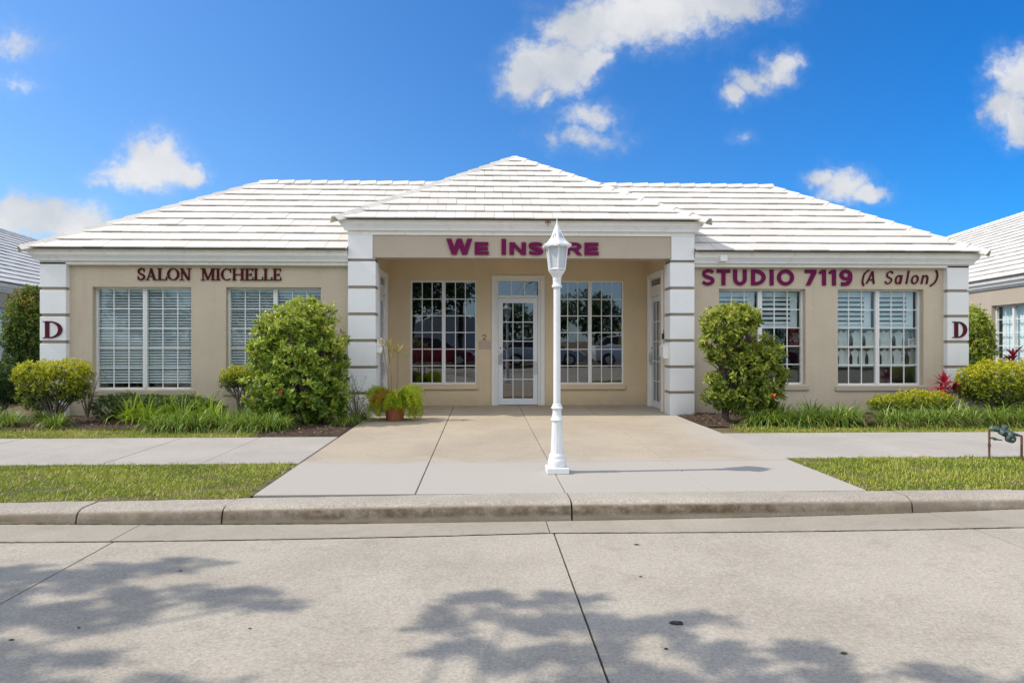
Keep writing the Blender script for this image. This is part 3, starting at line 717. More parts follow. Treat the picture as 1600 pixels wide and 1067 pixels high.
def hip_roof(parent, x0, x1, y0, y1, z, p, dl, dr, T=None, cut=None):
    """x0..x1,y0..y1 eave rectangle; dl/dr inset of ridge ends; ridge at mid depth"""
    T = T or Matrix.Identity(4)
    D = (y1 - y0) / 2; zr = z + p * D; s = math.sqrt(1 + p * p)
    tl, dk, cp = MB(T), MB(T), MB(T)
    if cut:      # leave out the strip in front where the porch stands
        a, b, vb = cut[0] - x0, cut[1] - x0, cut[2] * s
        for reg in ([(0, 0), (a, 0), (a, D * s), (dl, D * s)], [(b, 0), (x1 - x0, 0), (x1 - x0 - dr, D * s), (b, D * s)], [(a, vb), (b, vb), (b, D * s), (a, D * s)]):
            roof_plane(tl, dk, (x0, y0, z), (1, 0, 0), (0, 1, p), reg, D * s - .05)
    else: roof_plane(tl, dk, (x0, y0, z), (1, 0, 0), (0, 1, p), [(0, 0), (x1 - x0, 0), (x1 - x0 - dr, D * s), (dl, D * s)], D * s - .05)
    if dl > 0:
        pl = p * D / dl; sl_ = math.hypot(1, pl) * dl
        roof_plane(tl, dk, (x0, y1, z), (0, -1, 0), (1, 0, pl), [(0, 0), (y1 - y0, 0), (D, sl_)], sl_ - .05)
    if dr > 0:
        pl = p * D / dr; sl_ = math.hypot(1, pl) * dr
        roof_plane(tl, dk, (x1, y0, z), (0, 1, 0), (-1, 0, pl), [(0, 0), (y1 - y0, 0), (D, sl_)], sl_ - .05)
    dk.add([(x0, y1, z), (x1, y1, z), (x1 - dr, y0 + D, zr), (x0 + dl, y0 + D, zr)], [(0, 1, 2, 3)])
    ridge_caps(cp, (x0, y0, z), (x0 + dl, y0 + D, zr)); ridge_caps(cp, (x1, y0, z), (x1 - dr, y0 + D, zr))
    ridge_caps(cp, (x0, y1, z), (x0 + dl, y0 + D, zr)); ridge_caps(cp, (x1, y1, z), (x1 - dr, y0 + D, zr))
    if x1 - dr - (x0 + dl) > .3: ridge_caps(cp, (x1 - dr, y0 + D, zr + .012), (x0 + dl, y0 + D, zr + .012))
    rf = obj('roof', tl, TILE, parent); obj('roof_deck', dk, DECK, rf); obj('ridge_tiles', cp, TILE, rf)
    return rf

def wall(mb, x0, x1, z0, z1, ops, y=0., th=.12):
    """wall face at y (front towards -y) with openings (x0,x1,z0,z1) and their reveals"""
    xs = sorted({x0, x1, *[o[0] for o in ops], *[o[1] for o in ops]}); zs = sorted({z0, z1, *[o[2] for o in ops], *[o[3] for o in ops]})
    for a, b in zip(xs, xs[1:]):
        for c, d in zip(zs, zs[1:]):
            if any(o[0] <= (a + b) / 2 <= o[1] and o[2] <= (c + d) / 2 <= o[3] for o in ops): continue
            mb.quad((a, y, c), (b, y, c), (b, y, d), (a, y, d))
    for a, b, c, d in ops:
        e = y + th
        mb.quad((a, y, c), (a, y, d), (a, e, d), (a, e, c)); mb.quad((b, y, c), (b, e, c), (b, e, d), (b, y, d))
        mb.quad((a, y, d), (b, y, d), (b, e, d), (a, e, d)); mb.quad((a, y, c), (a, e, c), (b, e, c), (b, y, c))

def window(parent, T, w_, h_, rows, style, glass=GLASS, sill=.05, seed=0, shut_h=.4, cols=3):
    """two sashes, cols x rows lites each; local x right, y into the building, z up, origin lower left of the frame front"""
    q = random.Random(seed)
    f = MB(T); fw, mu = .032, .016; cm = .07
    f.box(0, w_, 0, .06, 0, fw); f.box(0, w_, 0, .06, h_ - fw, h_); f.box(0, fw, 0, .06, fw, h_ - fw); f.box(w_ - fw, w_, 0, .06, fw, h_ - fw)
    f.box(w_ / 2 - cm / 2, w_ / 2 + cm / 2, -.012, .05, fw, h_ - fw)
    f.box(w_ / 2 - .006, w_ / 2 + .006, -.02, -.012, fw, h_ - fw)
    bays = ((fw, w_ / 2 - cm / 2), (w_ / 2 + cm / 2, w_ - fw))
    for a, b in bays:
        for i in range(1, cols):
            x = a + (b - a) * i / cols; f.box(x - mu / 2, x + mu / 2, .022, .04, fw, h_ - fw)
        for j in range(1, rows):
            z = fw + (h_ - 2 * fw) * j / rows; f.box(a, b, .020, .042, z - mu / 2, z + mu / 2)
    wi = obj('window', f, FRAMEW, parent)
    g = MB(T)
    for a, b in bays: g.box(a, b, .029, .033, fw, h_ - fw)
    obj('glass', g, glass, wi)
    if sill:
        s = MB(T); s.bbox(-.05, w_ + .06, -.11 - sill, .0, -.095, -.005, .008); obj('sill', s, STUCCO_BEAM, wi)
    if style == 'blind':
        b_ = MB(T)
        for a, b in bays:
            n = int((h_ - .1) / .047)
            for i in range(n):
                z = h_ - .07 - i * .047; t = R(q.uniform(34, 41)); y0 = .070; dz = .0245 * math.sin(t); dy = .0245 * math.cos(t)
                b_.add([(a, y0 - dy, z + dz * -1), (b, y0 - dy, z - dz), (b, y0 + dy, z + dz), (a, y0 + dy, z + dz), (a, y0 - dy, z - dz - .003), (b, y0 - dy, z - dz - .003), (b, y0 + dy, z + dz - .003), (a, y0 + dy, z + dz - .003)], [(0, 1, 2, 3), (4, 7, 6, 5), (0, 4, 5, 1), (2, 6, 7, 3)])
            b_.box(a, b, .064, .11, h_ - .06, h_ - .034)
            for x in (a + .12, (a + b) / 2, b - .12): b_.box(x - .001, x + .001, .046, .048, .04, h_ - .06)
        obj('blind', b_, BLIND, wi)
    if style == 'shutter':
        b_ = MB(T)
        for a, b in bays:
            z0 = h_ * (1 - shut_h); z1 = h_ - .04
            b_.box(a, a + .05, .10, .13, z0, z1); b_.box(b - .14, b - .02, .10, .13, z0, z1); b_.box(a + .05, b - .14, .10, .13, z0, z0 + .05); b_.box(a + .05, b - .14, .10, .13, z1 - .09, z1)
            z = z0 + .09
            while z < z1 - .11:
                b_.add([(a + .05, .085, z - .028), (b - .14, .085, z - .028), (b - .14, .135, z + .022), (a + .05, .135, z + .022), (a + .05, .092, z - .034), (b - .14, .092, z - .034), (b - .14, .142, z + .016), (a + .05, .142, z + .016)], [(0, 1, 2, 3), (4, 7, 6, 5), (0, 4, 5, 1), (2, 6, 7, 3)]); z += .083
        obj('shutter', b_, SHUT, wi)
    if style == 'curtain':
        b_ = MB(T); n = 90
        vs = [(fw + (w_ - 2 * fw) * i / n, .14 + .02 * math.sin(i * .9), z) for z in (.03, h_ - .03) for i in range(n + 1)]
        b_.add(vs, [(i, i + 1, n + 2 + i, n + 1 + i) for i in range(n)]); obj('curtain', b_, CURT, wi)
    return wi

def door(parent, T, w_, h_, transom='lites'):
    """white glazed door in a wide trim; origin lower left of trim, front face of wall at y=0"""
    f = MB(T); tw = .085
    f.bbox(0, tw, -.03, .05, 0, h_, .004); f.bbox(w_ - tw, w_, -.03, .05, 0, h_, .004); f.bbox(tw, w_ - tw, -.03, .05, h_ - tw, h_, .004)
    a, b = tw, w_ - tw; iw = .045
    f.box(a, a + iw, .0, .09, 0, h_ - tw); f.box(b - iw, b, .0, .09, 0, h_ - tw); f.box(a + iw, b - iw, .0, .09, h_ - tw - .03, h_ - tw)
    dh = h_ - .44   # top of leaf
    f.box(a + iw, b - iw, .005, .085, dh + .005, dh + .05)
    x0, x1 = a + iw, b - iw; t0, t1 = dh + .05, h_ - tw - .03
    if transom == 'lites':
        for i in (1, 2): x = x0 + (x1 - x0) * i / 3; f.box(x - .01, x + .01, .03, .06, t0, t1)
    else: f.box(x0, x1, .02, .06, t0, t1 - .12); 
    fr = obj('door_frame', f, TRIM, parent)
    g = MB(T); g.box(x0, x1, .042, .046, t0 if transom == 'lites' else t1 - .12, t1); obj('transom_glass', g, GLASSD, fr)
    d = MB(T); s = .09; y0, y1 = .03, .07; x0 += .004; x1 -= .004
    d.box(x0, x0 + s, y0, y1, .01, dh); d.box(x1 - s, x1, y0, y1, .01, dh); d.box(x0 + s, x1 - s, y0, y1, .01, .13); d.box(x0 + s, x1 - s, y0, y1, dh - .10, dh)
    for i in (1, 2): x = x0 + s + (x1 - x0 - 2 * s) * i / 3; d.box(x - .008, x + .008, y0 + .008, y1 - .008, .13, dh - .10)
    for j in range(1, 5): z = .13 + (dh - .23) * j / 5; d.box(x0 + s, x1 - s, y0 + .006, y1 - .006, z - .008, z + .008)
    dr = obj('door', d, DOORM, parent)
    g = MB(T); g.box(x0 + s, x1 - s, .048, .052, .13, dh - .10); obj('glass', g, GLASSD, dr)
    pl_ = MB(T); pl_.bbox(x1 - .08, x1 - .01, y0 - .008, y0 - .001, .60, .86, .003); obj('push_plate', pl_, STEEL, dr)
    pl_ = MB(T); pl_.tube([(x0 + .045, y0 - .001, 1.13), (x0 + .045, y0 - .015, 1.13)], .014, 12); obj('lock', pl_, BLACKP, dr)
    h = MB(T); h.bbox(x0 + .012, x0 + .085, y0 - .012, y0 - .001, .80, 1.0, .003); h.tube([(x0 + .05, y0 - .01, .84), (x0 + .05, y0 - .055, .86), (x0 + .05, y0 - .055, 1.02), (x0 + .05, y0 - .01, 1.04)], .008, 8)
    obj('handle', h, STEEL, dr)
    return dr

def cornice(mb_f, mb_c, x0, x1, y, ya, z, dims, ends='LR'):
    """eave moulding running round left end, front and right end. y front plane of frieze, ya back; dims = heights"""
    h1, h2, h3 = dims   # upper band, cyma band, frieze
    prof_f = [(.135, z), (.135, z - .018), (.122, z - .026), (.112, z - h1)]                # cream upper band
    prof_c = [(.105, z - h1), (.100, z - h1 - .012), (.075, z - h1 - h2 * .45), (.055, z - h1 - h2 * .8), (.05, z - h1 - h2)]
    prof_z = [(.0, z - h1 - h2), (.0, z - h1 - h2 - h3)]
    def run(mb, pr, close_bottom=True):
        vs = []; m_ = len(pr)
        paths = ([lambda o: (x0 - o, ya), lambda o: (x0 - o, y - o)] if 'L' in ends else [lambda o: (x0, y - o)]) + ([lambda o: (x1 + o, y - o), lambda o: (x1 + o, ya)] if 'R' in ends else [lambda o: (x1, y - o)])
        for path in paths:
            for o, zz in pr: xx, yy = path(o); vs.append((xx, yy, zz))
        fs = [(k * m_ + j, k * m_ + j + 1, (k + 1) * m_ + j + 1, (k + 1) * m_ + j) for k in range(len(paths) - 1) for j in range(m_ - 1)]
        mb.add(vs, fs)
    run(mb_f, [(0., z)] + prof_f + [(.105, z - h1 - .0005)]); run(mb_c, prof_c + [(.0, z - h1 - h2)]); run(mb_f, prof_z + [(-.06, z - h1 - h2 - h3)])

def banded(mb, gr, x0, x1, y0, y1, zs, gap=.05, inset=.02):
    """pilaster of white blocks split by recessed tan grooves at heights zs"""
    lv = [zs[0]]
    for a, b in zip(zs, zs[1:]):
        lo = a + (gap / 2 if a != zs[0] else 0); hi = b - (gap / 2 if b != zs[-1] else 0); mb.bbox(x0, x1, y0, y1, lo, hi, .005)
    gr.box(x0 + inset, x1 - inset, y0 + inset, y1 - .0, zs[0] + .01, zs[-1] - .01)

B = thing('salon_building', (0, 0, 0), 'long single-storey tan stucco building with white tiled hip roofs and projecting entrance porch', 'building')
YP, YW, YR = 11.2, 11.4, 13.0
XPL, XPl, XPr, XPR = -2.279, -1.835, 3.215, 3.63       # porch pillars
XWL, XWR = -7.413, 8.544
ZW = 2.59   # wing wall top
# openings: computed on the frame plane
YF = 11.51
def win_rect(x0, y0, x1, y1, Y): a = at(x0, y0, Y); b = at(x1, y1, Y); return (a[0], b[0], b[1], a[1])
W1 = win_rect(150.5, 449, 303, 608, YF); W2 = win_rect(357, 449.5, 504, 608, YF); W3 = win_rect(1120, 452, 1254, 600.5, YF); W4 = win_rect(1304, 452.5, 1436.5, 601.5, YF)
PW1 = win_rect(641.5, 438.5, 745, 600, YR + .03); PW2 = win_rect(869, 439, 974, 600, YR + .03)
wl = MB()
wall(wl, XWL + .1, XPL + .1, -.05, ZW + .15, [W1, W2], YW); wall(wl, XPR - .1, XWR - .1, -.05, ZW + .15, [W3, W4], YW)
wl.quad((XWL + .02, 16.9, -.05), (XWL + .02, YW - .02, -.05), (XWL + .02, YW - .02, 2.8), (XWL + .02, 16.9, 2.8))
wl.quad((XWR - .02, YW - .02, -.05), (XWR - .02, 16.9, -.05), (XWR - .02, 16.9, 2.8), (XWR - .02, YW - .02, 2.8))
wl.quad((XWR, 16.9, -.05), (XWL, 16.9, -.05), (XWL, 16.9, 2.8), (XWR, 16.9, 2.8))
obj('wall', wl, STUCCO, B)
# porch recess
DW = (.165, 1.215, 0, 2.555)
pi = MB(); XL, XR = -1.858, 3.238
wall(pi, XL, XR, -.03, 3.1, [PW1, PW2, (DW[0] + .02, DW[1] - .02, -.03, DW[3] - .02)], YR, .1)
SDL, SDR = (11.72, 12.78), (11.75, 12.83)
def sidewall(mb, X, y0, y1, z0, z1, ops, s, th=.1):
    ys = sorted({y0, y1, *[o[0] for o in ops], *[o[1] for o in ops]}); zs = sorted({z0, z1, *[o[2] for o in ops], *[o[3] for o in ops]})
    for a, b in zip(ys, ys[1:]):
        for c, d in zip(zs, zs[1:]):
            if any(o[0] <= (a + b) / 2 <= o[1] and o[2] <= (c + d) / 2 <= o[3] for o in ops): continue
            mb.quad((X, a, c), (X, b, c), (X, b, d), (X, a, d))
    for a, b, c, d in ops:
        e = X + s * th
        mb.quad((X, a, c), (X, a, d), (e, a, d), (e, a, c)); mb.quad((X, b, c), (X, b, d), (e, b, d), (e, b, c)); mb.quad((X, a, d), (X, b, d), (e, b, d), (e, a, d))
sidewall(pi, XL, 11.3, YR, -.03, 3.1, [(SDL[0] + .02, SDL[1] - .02, -.03, 2.53)], -1)
sidewall(pi, XR, 11.3, YR, -.03, 3.1, [(SDR[0] + .02, SDR[1] - .02, -.03, 2.53)], 1)
pc = MB(); pc.quad((XL, 11.5, 3.02), (XR, 11.5, 3.02), (XR, YR, 3.02), (XL, YR, 3.02)); obj('porch_ceiling', pc, WHITEST, B)
obj('porch_wall', pi, STUCCO_IN, B)
# hollow interior
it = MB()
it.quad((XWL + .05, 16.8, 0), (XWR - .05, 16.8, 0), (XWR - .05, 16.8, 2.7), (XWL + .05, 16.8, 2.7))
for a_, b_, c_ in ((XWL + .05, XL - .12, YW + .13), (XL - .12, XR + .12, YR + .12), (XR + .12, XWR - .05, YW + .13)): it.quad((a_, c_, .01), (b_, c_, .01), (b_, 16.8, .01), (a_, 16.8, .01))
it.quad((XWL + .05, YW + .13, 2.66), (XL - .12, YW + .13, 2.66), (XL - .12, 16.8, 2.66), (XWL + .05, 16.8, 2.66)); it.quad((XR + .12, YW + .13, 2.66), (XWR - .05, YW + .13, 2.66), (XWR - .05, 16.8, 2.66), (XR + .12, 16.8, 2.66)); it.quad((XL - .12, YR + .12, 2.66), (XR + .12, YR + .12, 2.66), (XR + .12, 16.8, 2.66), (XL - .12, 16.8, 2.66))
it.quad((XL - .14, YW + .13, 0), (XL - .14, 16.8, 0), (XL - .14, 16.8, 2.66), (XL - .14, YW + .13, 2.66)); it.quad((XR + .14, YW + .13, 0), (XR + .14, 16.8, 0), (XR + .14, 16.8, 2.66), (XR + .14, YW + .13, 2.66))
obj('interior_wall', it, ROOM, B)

for i, (q, st, ro) in enumerate(((W1, 'blind', 5), (W2, 'blind', 5), (W3, 'shutter', 5), (W4, 'shutter', 5))):
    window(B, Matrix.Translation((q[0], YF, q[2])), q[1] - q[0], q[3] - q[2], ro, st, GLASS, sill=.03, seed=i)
for i, q in enumerate((PW1, PW2)):
    window(B, Matrix.Translation((q[0], YR + .03, q[2])), q[1] - q[0], q[3] - q[2], 6, None, GLASSD, sill=0)
    s = MB(); s.bbox(q[0] - .03, q[1] + .03, YR - .05, YR + .02, q[2] - .10, q[2] - .004, .008); obj('sill', s, STUCCO_IN, B)
door(B, Matrix.Translation((DW[0], YR, 0)), DW[1] - DW[0], DW[3])
door(B, Matrix.Translation((XR, SDR[1], 0)) @ Matrix.Rotation(R(-90), 4, 'Z'), SDR[1] - SDR[0], 2.55, 'slit')
door(B, Matrix.Translation((XL, SDL[0], 0)) @ Matrix.Rotation(R(90), 4, 'Z'), SDL[1] - SDL[0], 2.55, 'slit')

# pillars, beam
GZ = [2.635, 2.175, 1.722, 1.275, .824, .385]
for (a, b, ia, ib) in ((XPL, XPl + .022, XPL, XPl - .03), (XPr - .01, XPR, XPr + .015, XPR)):
    p_, g_ = MB(), MB()
    banded(p_, g_, a, b, YP, YP + .36, [-.02] + GZ[::-1] + [2.66])
    p_.bbox(ia, ib, YP, YP + .3, 2.66, 3.07, .004)
    c_ = obj('pillar', p_, WHITEST, B); obj('groove', g_, GROOVE, c_)
bmn = MB(); bmn.bbox(XPl - .031, XPr + .014, YP + .022, YP + .34, 2.68, 3.075, .004); obj('beam', bmn, STUCCO_BEAM, B)
for (a, b) in ((XWL, XWL + .43), (XWR - .39, XWR)):
    p_, g_ = MB(), MB()
    banded(p_, g_, a, b, 11.3, 11.46, [-.02, .36, .81, 1.252, 1.702, 2.147, ZW])
    c_ = obj('pilaster', p_, WHITEST, B); obj('groove', g_, GROOVE, c_)
fa, fc = MB(), MB()
cornice(fa, fc, XPL + .0, XPR - .0, YP, 12.9, 3.30, (.072, .095, .07))
o_ = obj('porch_fascia', fa, FASCIA, B); obj('moulding', fc, CORNICE, o_)
for (xa, xb, en) in ((XWL, XPL - .003, 'L'), (XPR + .003, XWR, 'R')):
    fa, fc = MB(), MB()
    cornice(fa, fc, xa, xb, 11.3, 16.9, 2.80, (.095, .092, .055), en)
    o_ = obj('fascia', fa, FASCIA, B); obj('moulding', fc, CORNICE, o_)
    sf = MB(); sf.box(xa + .003, xb - .003, 11.31, YW + .05, ZW - .04, ZW + .18); obj('frieze_board', sf, FASCIA, B)
# upper porch box above the wing eaves
pb = MB(); pb.box(XPL + .004, XPR - .004, YP + .35, 12.9, 2.9, 3.27); obj('porch_side_wall', pb, WHITEST, B)
PIT = .607
hip_roof(B, XPL - .17, XPR + .17, YP - .17, YP - .17 + (XPR - XPL + .34), 3.288, PIT, (XPR - XPL + .34) / 2 - .02, (XPR - XPL + .34) / 2 - .02)
hip_roof(B, XWL - .18, XWR + .18, 11.3 - .18, 11.3 - .18 + 5.9, 2.788, PIT, 2.92, 2.50, cut=(XPL + .0, XPR - .0, 1.6))
bx_ = MB(); a = at(1124, 399, 11.2); b = at(1135, 409, 11.2); bx_.bbox(a[0], b[0], 11.14, 11.25, b[1], a[1], .006); obj('junction_box', bx_, PLAST, B)
# rusty bracket left on the porch fascia
X, Z = at(856, 349, 11.06); rb = MB(); rb.tube([(X - .045, 11.055, Z + .005), (X - .02, 11.03, Z + .018), (X + .03, 11.02, Z + .022), (X + .04, 11.05, Z + .0)], [.006, .013, .014, .008], 7); rb.tube([(X, 11.03, Z + .01), (X + .003, 11.05, Z - .055)], [.008, .005], 7)
obj('rusty_bracket', rb, RUST, B)

ORDN = ['leftmost', 'second', 'third', 'fourth', 'fifth', 'sixth', 'seventh', 'eighth', 'ninth', 'tenth', 'eleventh']
# ------------------------------------------------------------------ lettering
def stroke(pts, wd):
    """polyline with width (scalar or list) -> quads"""
    n = len(pts); ws = wd if isinstance(wd, (list, tuple)) else [wd] * n; L_, R_ = [], []
    for i in range(n):
        a = pts[max(i - 1, 0)]; b = pts[min(i + 1, n - 1)]; dx, dy = b[0] - a[0], b[1] - a[1]; l = math.hypot(dx, dy) or 1
        nx, ny = -dy / l * ws[i] / 2, dx / l * ws[i] / 2; L_.append((pts[i][0] + nx, pts[i][1] + ny)); R_.append((pts[i][0] - nx, pts[i][1] - ny))
    return L_ + R_[::-1]
def arc(cx, cy, rx, ry, a0, a1, tx, ty=None, n=22):
    ty = tx if ty is None else ty; o, i_ = [], []
    for k in range(n + 1):
        a = R(a0 + (a1 - a0) * k / n); c, s = math.cos(a), math.sin(a)
        o.append((cx + rx * c, cy + ry * s)); i_.append((cx + (rx - tx) * c, cy + (ry - ty) * s))
    return o + i_[::-1]
def bez(p, n=26):
    """Catmull-Rom through points"""
    P = [p[0]] + list(p) + [p[-1]]; out = []
    for i in range(1, len(P) - 2):
        for k in range(n // (len(p) - 1) + 1):
            t = k / (n // (len(p) - 1) + 1)
            out.append(tuple(.5 * (2 * P[i][j] + (P[i + 1][j] - P[i - 1][j]) * t + (2 * P[i - 1][j] - 5 * P[i][j] + 4 * P[i + 1][j] - P[i + 2][j]) * t * t + (-P[i - 1][j] + 3 * P[i][j] - 3 * P[i + 1][j] + P[i + 2][j]) * t ** 3) for j in (0, 1)))
    return out + [p[-1]]
def rect(x0, y0, x1, y1): return [(x0, y0), (x1, y0), (x1, y1), (x0, y1)]
def glyph(ch, w_, V, Hh, sf):
    """polygons for one character in a box w_ x 1; V vertical stem, Hh horizontal stem, sf serif thickness or 0"""
    g = []; x1 = w_
    def foot(x, z, up, wd=None):
        if sf: wd = wd or V * 1.0; g.append(rect(x - wd, z if not up else z - sf, x + wd, z + sf if not up else z))
    def vs(x, z0=0, z1=1, f0=True, f1=True, v=None):
        v = v or V; g.append(rect(x - v / 2, z0, x + v / 2, z1))
        if f0 and z0 == 0: foot(x, 0, False)
        if f1 and z1 == 1: foot(x, 1, True)
    m = V * .95 if sf else V / 2
    if ch == 'I': vs(w_ / 2)
    elif ch == 'L': vs(m); g.append(rect(m, 0, x1, Hh)); sf and g.append(rect(x1 - Hh, 0, x1, .3))
    elif ch == 'E':
        vs(m); g += [rect(m, 0, x1, Hh), rect(m, 1 - Hh, x1 * .97, 1), rect(m, .5 - Hh / 2, x1 * (.8 if sf else .93), .5 + Hh / 2)]
        if sf: g += [rect(x1 - Hh, 0, x1, .28), rect(x1 * .97 - Hh, .76, x1 * .97, 1), rect(x1 * .8 - Hh, .38, x1 * .8, .62)]
    elif ch == 'H': vs(m); vs(x1 - m); g.append(rect(m, .5 - Hh / 2, x1 - m, .5 + Hh / 2))
    elif ch == 'T': g += [rect(0, 1 - Hh, x1, 1), rect(x1 / 2 - V / 2, 0, x1 / 2 + V / 2, 1)]
    elif ch == 'N':
        if sf: vs(m, v=Hh * 1.1, f1=False); vs(x1 - m, v=Hh * 1.1, f0=False); g.append([(m - V * .8, 1), (m + V * .5, 1), (x1 - m + Hh * .5, 0), (x1 - m - V * .7, 0)])
        else: g += [rect(0, 0, V, 1), rect(x1 - V, 0, x1, 1), [(0, 1), (V * 1.05, 1), (x1, 0), (x1 - V * 1.05, 0)]]
    elif ch == 'M':
        vs(m, v=Hh * 1.1); vs(x1 - m, v=V); c = x1 / 2
        g += [[(m - Hh * .5, 1), (m + V * .9, 1), (c + V * .25, .05), (c - V * .3, .0)], [(x1 - m - Hh, 1), (x1 - m, 1), (c + V * .1, 0), (c - Hh * .4, .1)]]
    elif ch == 'A':
        t = Hh if sf else V; c = x1 / 2 - (0 if not sf else .02); k = m if sf else 0
        if sf: g += [[(k * .7, 0), (k * .7 + Hh, 0), (c + Hh * .6, 1), (c - Hh * .3, 1)], [(x1 - k * .7 - V, 0), (x1 - k * .7, 0), (c + V * .45, 1), (c - V * .55, 1)]]; foot(k * .9, 0, False, V * .8); foot(x1 - k * 1.1, 0, False, V * .9)
        else: g += [[(0, 0), (V * 1.05, 0), (c + V * .5, 1), (c - V * .5, 1)], [(x1 - V * 1.05, 0), (x1, 0), (c + V * .5, 1), (c - V * .5, 1)]]
        g.append(rect(x1 * .26, .28, x1 * .74, .28 + Hh * .9))
    elif ch == 'W':
        q = x1 / 4; t = V * 1.1
        for a, b, up in ((0, q, 1), (q, 2 * q, 0), (2 * q, 3 * q, 1), (3 * q, 4 * q, 0)):
            c0, c1 = (a, b) if up else (b, a)
            c0 = t / 2 + c0 * (x1 - t) / x1; c1 = t / 2 + c1 * (x1 - t) / x1; g.append([(c0 - t / 2, 1), (c0 + t / 2, 1), (c1 + t / 2, 0), (c1 - t / 2, 0)])
    elif ch == 'O' or ch == 'o': hh = 1 if ch == 'O' else .70; g += [arc(x1 / 2, hh / 2, x1 / 2, hh / 2 + .01, 0, 180, V, Hh), arc(x1 / 2, hh / 2, x1 / 2, hh / 2 + .01, 180, 360, V, Hh)]
    elif ch == 'C': g.append(arc(x1 * .54, .5, x1 * .54, .51, 48, 312, V, Hh, 30)); sf and g.append(rect(x1 * .86, .64, x1 * .93, 1))
    elif ch == 'D': vs(m, f0=bool(sf), f1=bool(sf)); g += [arc(m * .9 + (x1 - m) * .2, .5, x1 - m * .9 - (x1 - m) * .2, .5, -90, 90, V, Hh, 26), rect(m, 0, m * .9 + (x1 - m) * .2, Hh), rect(m, 1 - Hh, m * .9 + (x1 - m) * .2, 1)]
    elif ch == 'U': g += [rect(0, .4, V, 1), rect(x1 - V, .4, x1, 1), arc(x1 / 2, .42, x1 / 2, .43, 180, 360, V, Hh, 24)]
    elif ch == 'R': g += [rect(0, 0, V, 1), rect(V * .8, 1 - Hh * .85, x1 * .6, 1), rect(V * .8, .38, x1 * .6, .38 + Hh * .8), arc(x1 * .6, .69, x1 * .38, .31, -90, 90, V * .9, Hh * .8, 18), [(x1 * .45, .42), (x1 * .45 + V, .42), (x1 * 1.02, 0), (x1 * 1.02 - V * 1.1, 0)]]
    elif ch == 'S':
        t = (V + Hh) / 2; h = t / 2 * .9
        p = bez([(x1 * .90, .80), (x1 * .72, 1 - h * .95), (x1 * .42, 1 - h * .9), (x1 * .13 + h * .3, .80), (x1 * .22, .60), (x1 * .5, .5), (x1 * .8, .40), (x1 * .9 - h * .3, .22), (x1 * .6, h * .9), (x1 * .3, h * .95), (x1 * .07, .21)], 60)
        n = len(p); g.append(stroke(p, [t * (.8 + (.35 if sf else .15) * math.sin(math.pi * i / (n - 1))) for i in range(n)]))
        if sf: g += [rect(x1 * .84, .66, x1 * .91, .97), rect(x1 * .05, .03, x1 * .12, .34)]
    elif ch == 'a': g += [arc(x1 * .46, .35, x1 * .46, .36, 0, 180, V, Hh), arc(x1 * .46, .35, x1 * .46, .36, 180, 360, V, Hh), rect(x1 - V, 0, x1, .70)]
    elif ch == 'l': g.append(rect(w_ / 2 - V / 2, 0, w_ / 2 + V / 2, 1.04))
    elif ch == 'n': g += [rect(0, 0, V, .70), arc(x1 / 2, .40, x1 / 2, .31, 0, 180, V, Hh), rect(x1 - V, 0, x1, .41)]
    elif ch == '(': g.append(stroke(bez([(x1 * .95, 1.08), (x1 * .2, .8), (0.02, .42), (x1 * .12, .1), (x1 * .5, -.15)], 20), V))
    elif ch == ')': g.append(stroke(bez([(x1 * .5, 1.08), (x1 * .85, .82), (x1 * .95, .5), (x1 * .7, .12), (0, -.15)], 20), V))
    elif ch == '7': g += [rect(0, 1 - Hh, x1, 1), [(x1 - V * 1.3, 1 - Hh), (x1, 1 - Hh), (x1 * .28 + V * .5, 0), (x1 * .28 - V * .6, 0)]]
    elif ch == '1': g += [rect(x1 - V, 0, x1, 1), [(0, .86), (x1 - V, 1), (x1 - V, 1 - Hh), (x1 * .08, .72)]]
    elif ch == '2': g += [stroke(bez([(0.06 * x1, .72), (x1 * .25, .95), (x1 * .7, .95), (x1 * .88, .70), (x1 * .55, .38), (x1 * .12, .06)], 30), (V + Hh) / 2), rect(0, 0, x1, Hh)]
    elif ch == '9': g += [arc(x1 / 2, .67, x1 / 2, .34, 0, 180, V, Hh * .9), arc(x1 / 2, .67, x1 / 2, .34, 180, 360, V, Hh * .9), stroke(bez([(x1 - V / 2, .66), (x1 - V * .55, .38), (x1 * .62, .12), (x1 * .12, Hh * .45)], 20), [V] * 14 + [V * .95] * 20)]
    return g
def letter(parent, ch, x0, x1, z0, h, Y, V, Hh, sf, m, th=.02, slant=0., off=.0):
    q = MB(); wd = (x1 - x0) / h
    for i, poly in enumerate(glyph(ch, wd, V, Hh, sf)):
        P = [(x * h + slant * z * h, z * h) for x, z in poly]; t = th + .0009 * i
        if sum(P[k][0] * P[(k + 1) % len(P)][1] - P[(k + 1) % len(P)][0] * P[k][1] for k in range(len(P))) < 0: P = P[::-1]
        q.prism(P, (x0, Y - off, z0), (1, 0, 0), (0, 0, 1), t)
    return obj('letter', q, m, parent)
def sign(name, label, Y, zone, chars, V, Hh, sf, m, h, z0, **k):
    cx_ = at(zone, 430, Y)[0]; t = thing(name, (0, 0, 0), label, 'sign')
    for it_ in chars:
        ch, a, b = it_[:3]; hh = it_[3] if len(it_) > 3 else h; vv = V * (h / hh)
        letter(t, ch, at(a, 430, Y)[0], at(b, 430, Y)[0], z0, hh, Y - .004, vv if not sf else V, Hh * (h / hh) if not sf else Hh, sf, m, **k)
    return t
o200 = lambda v: 200 + v / 6.154
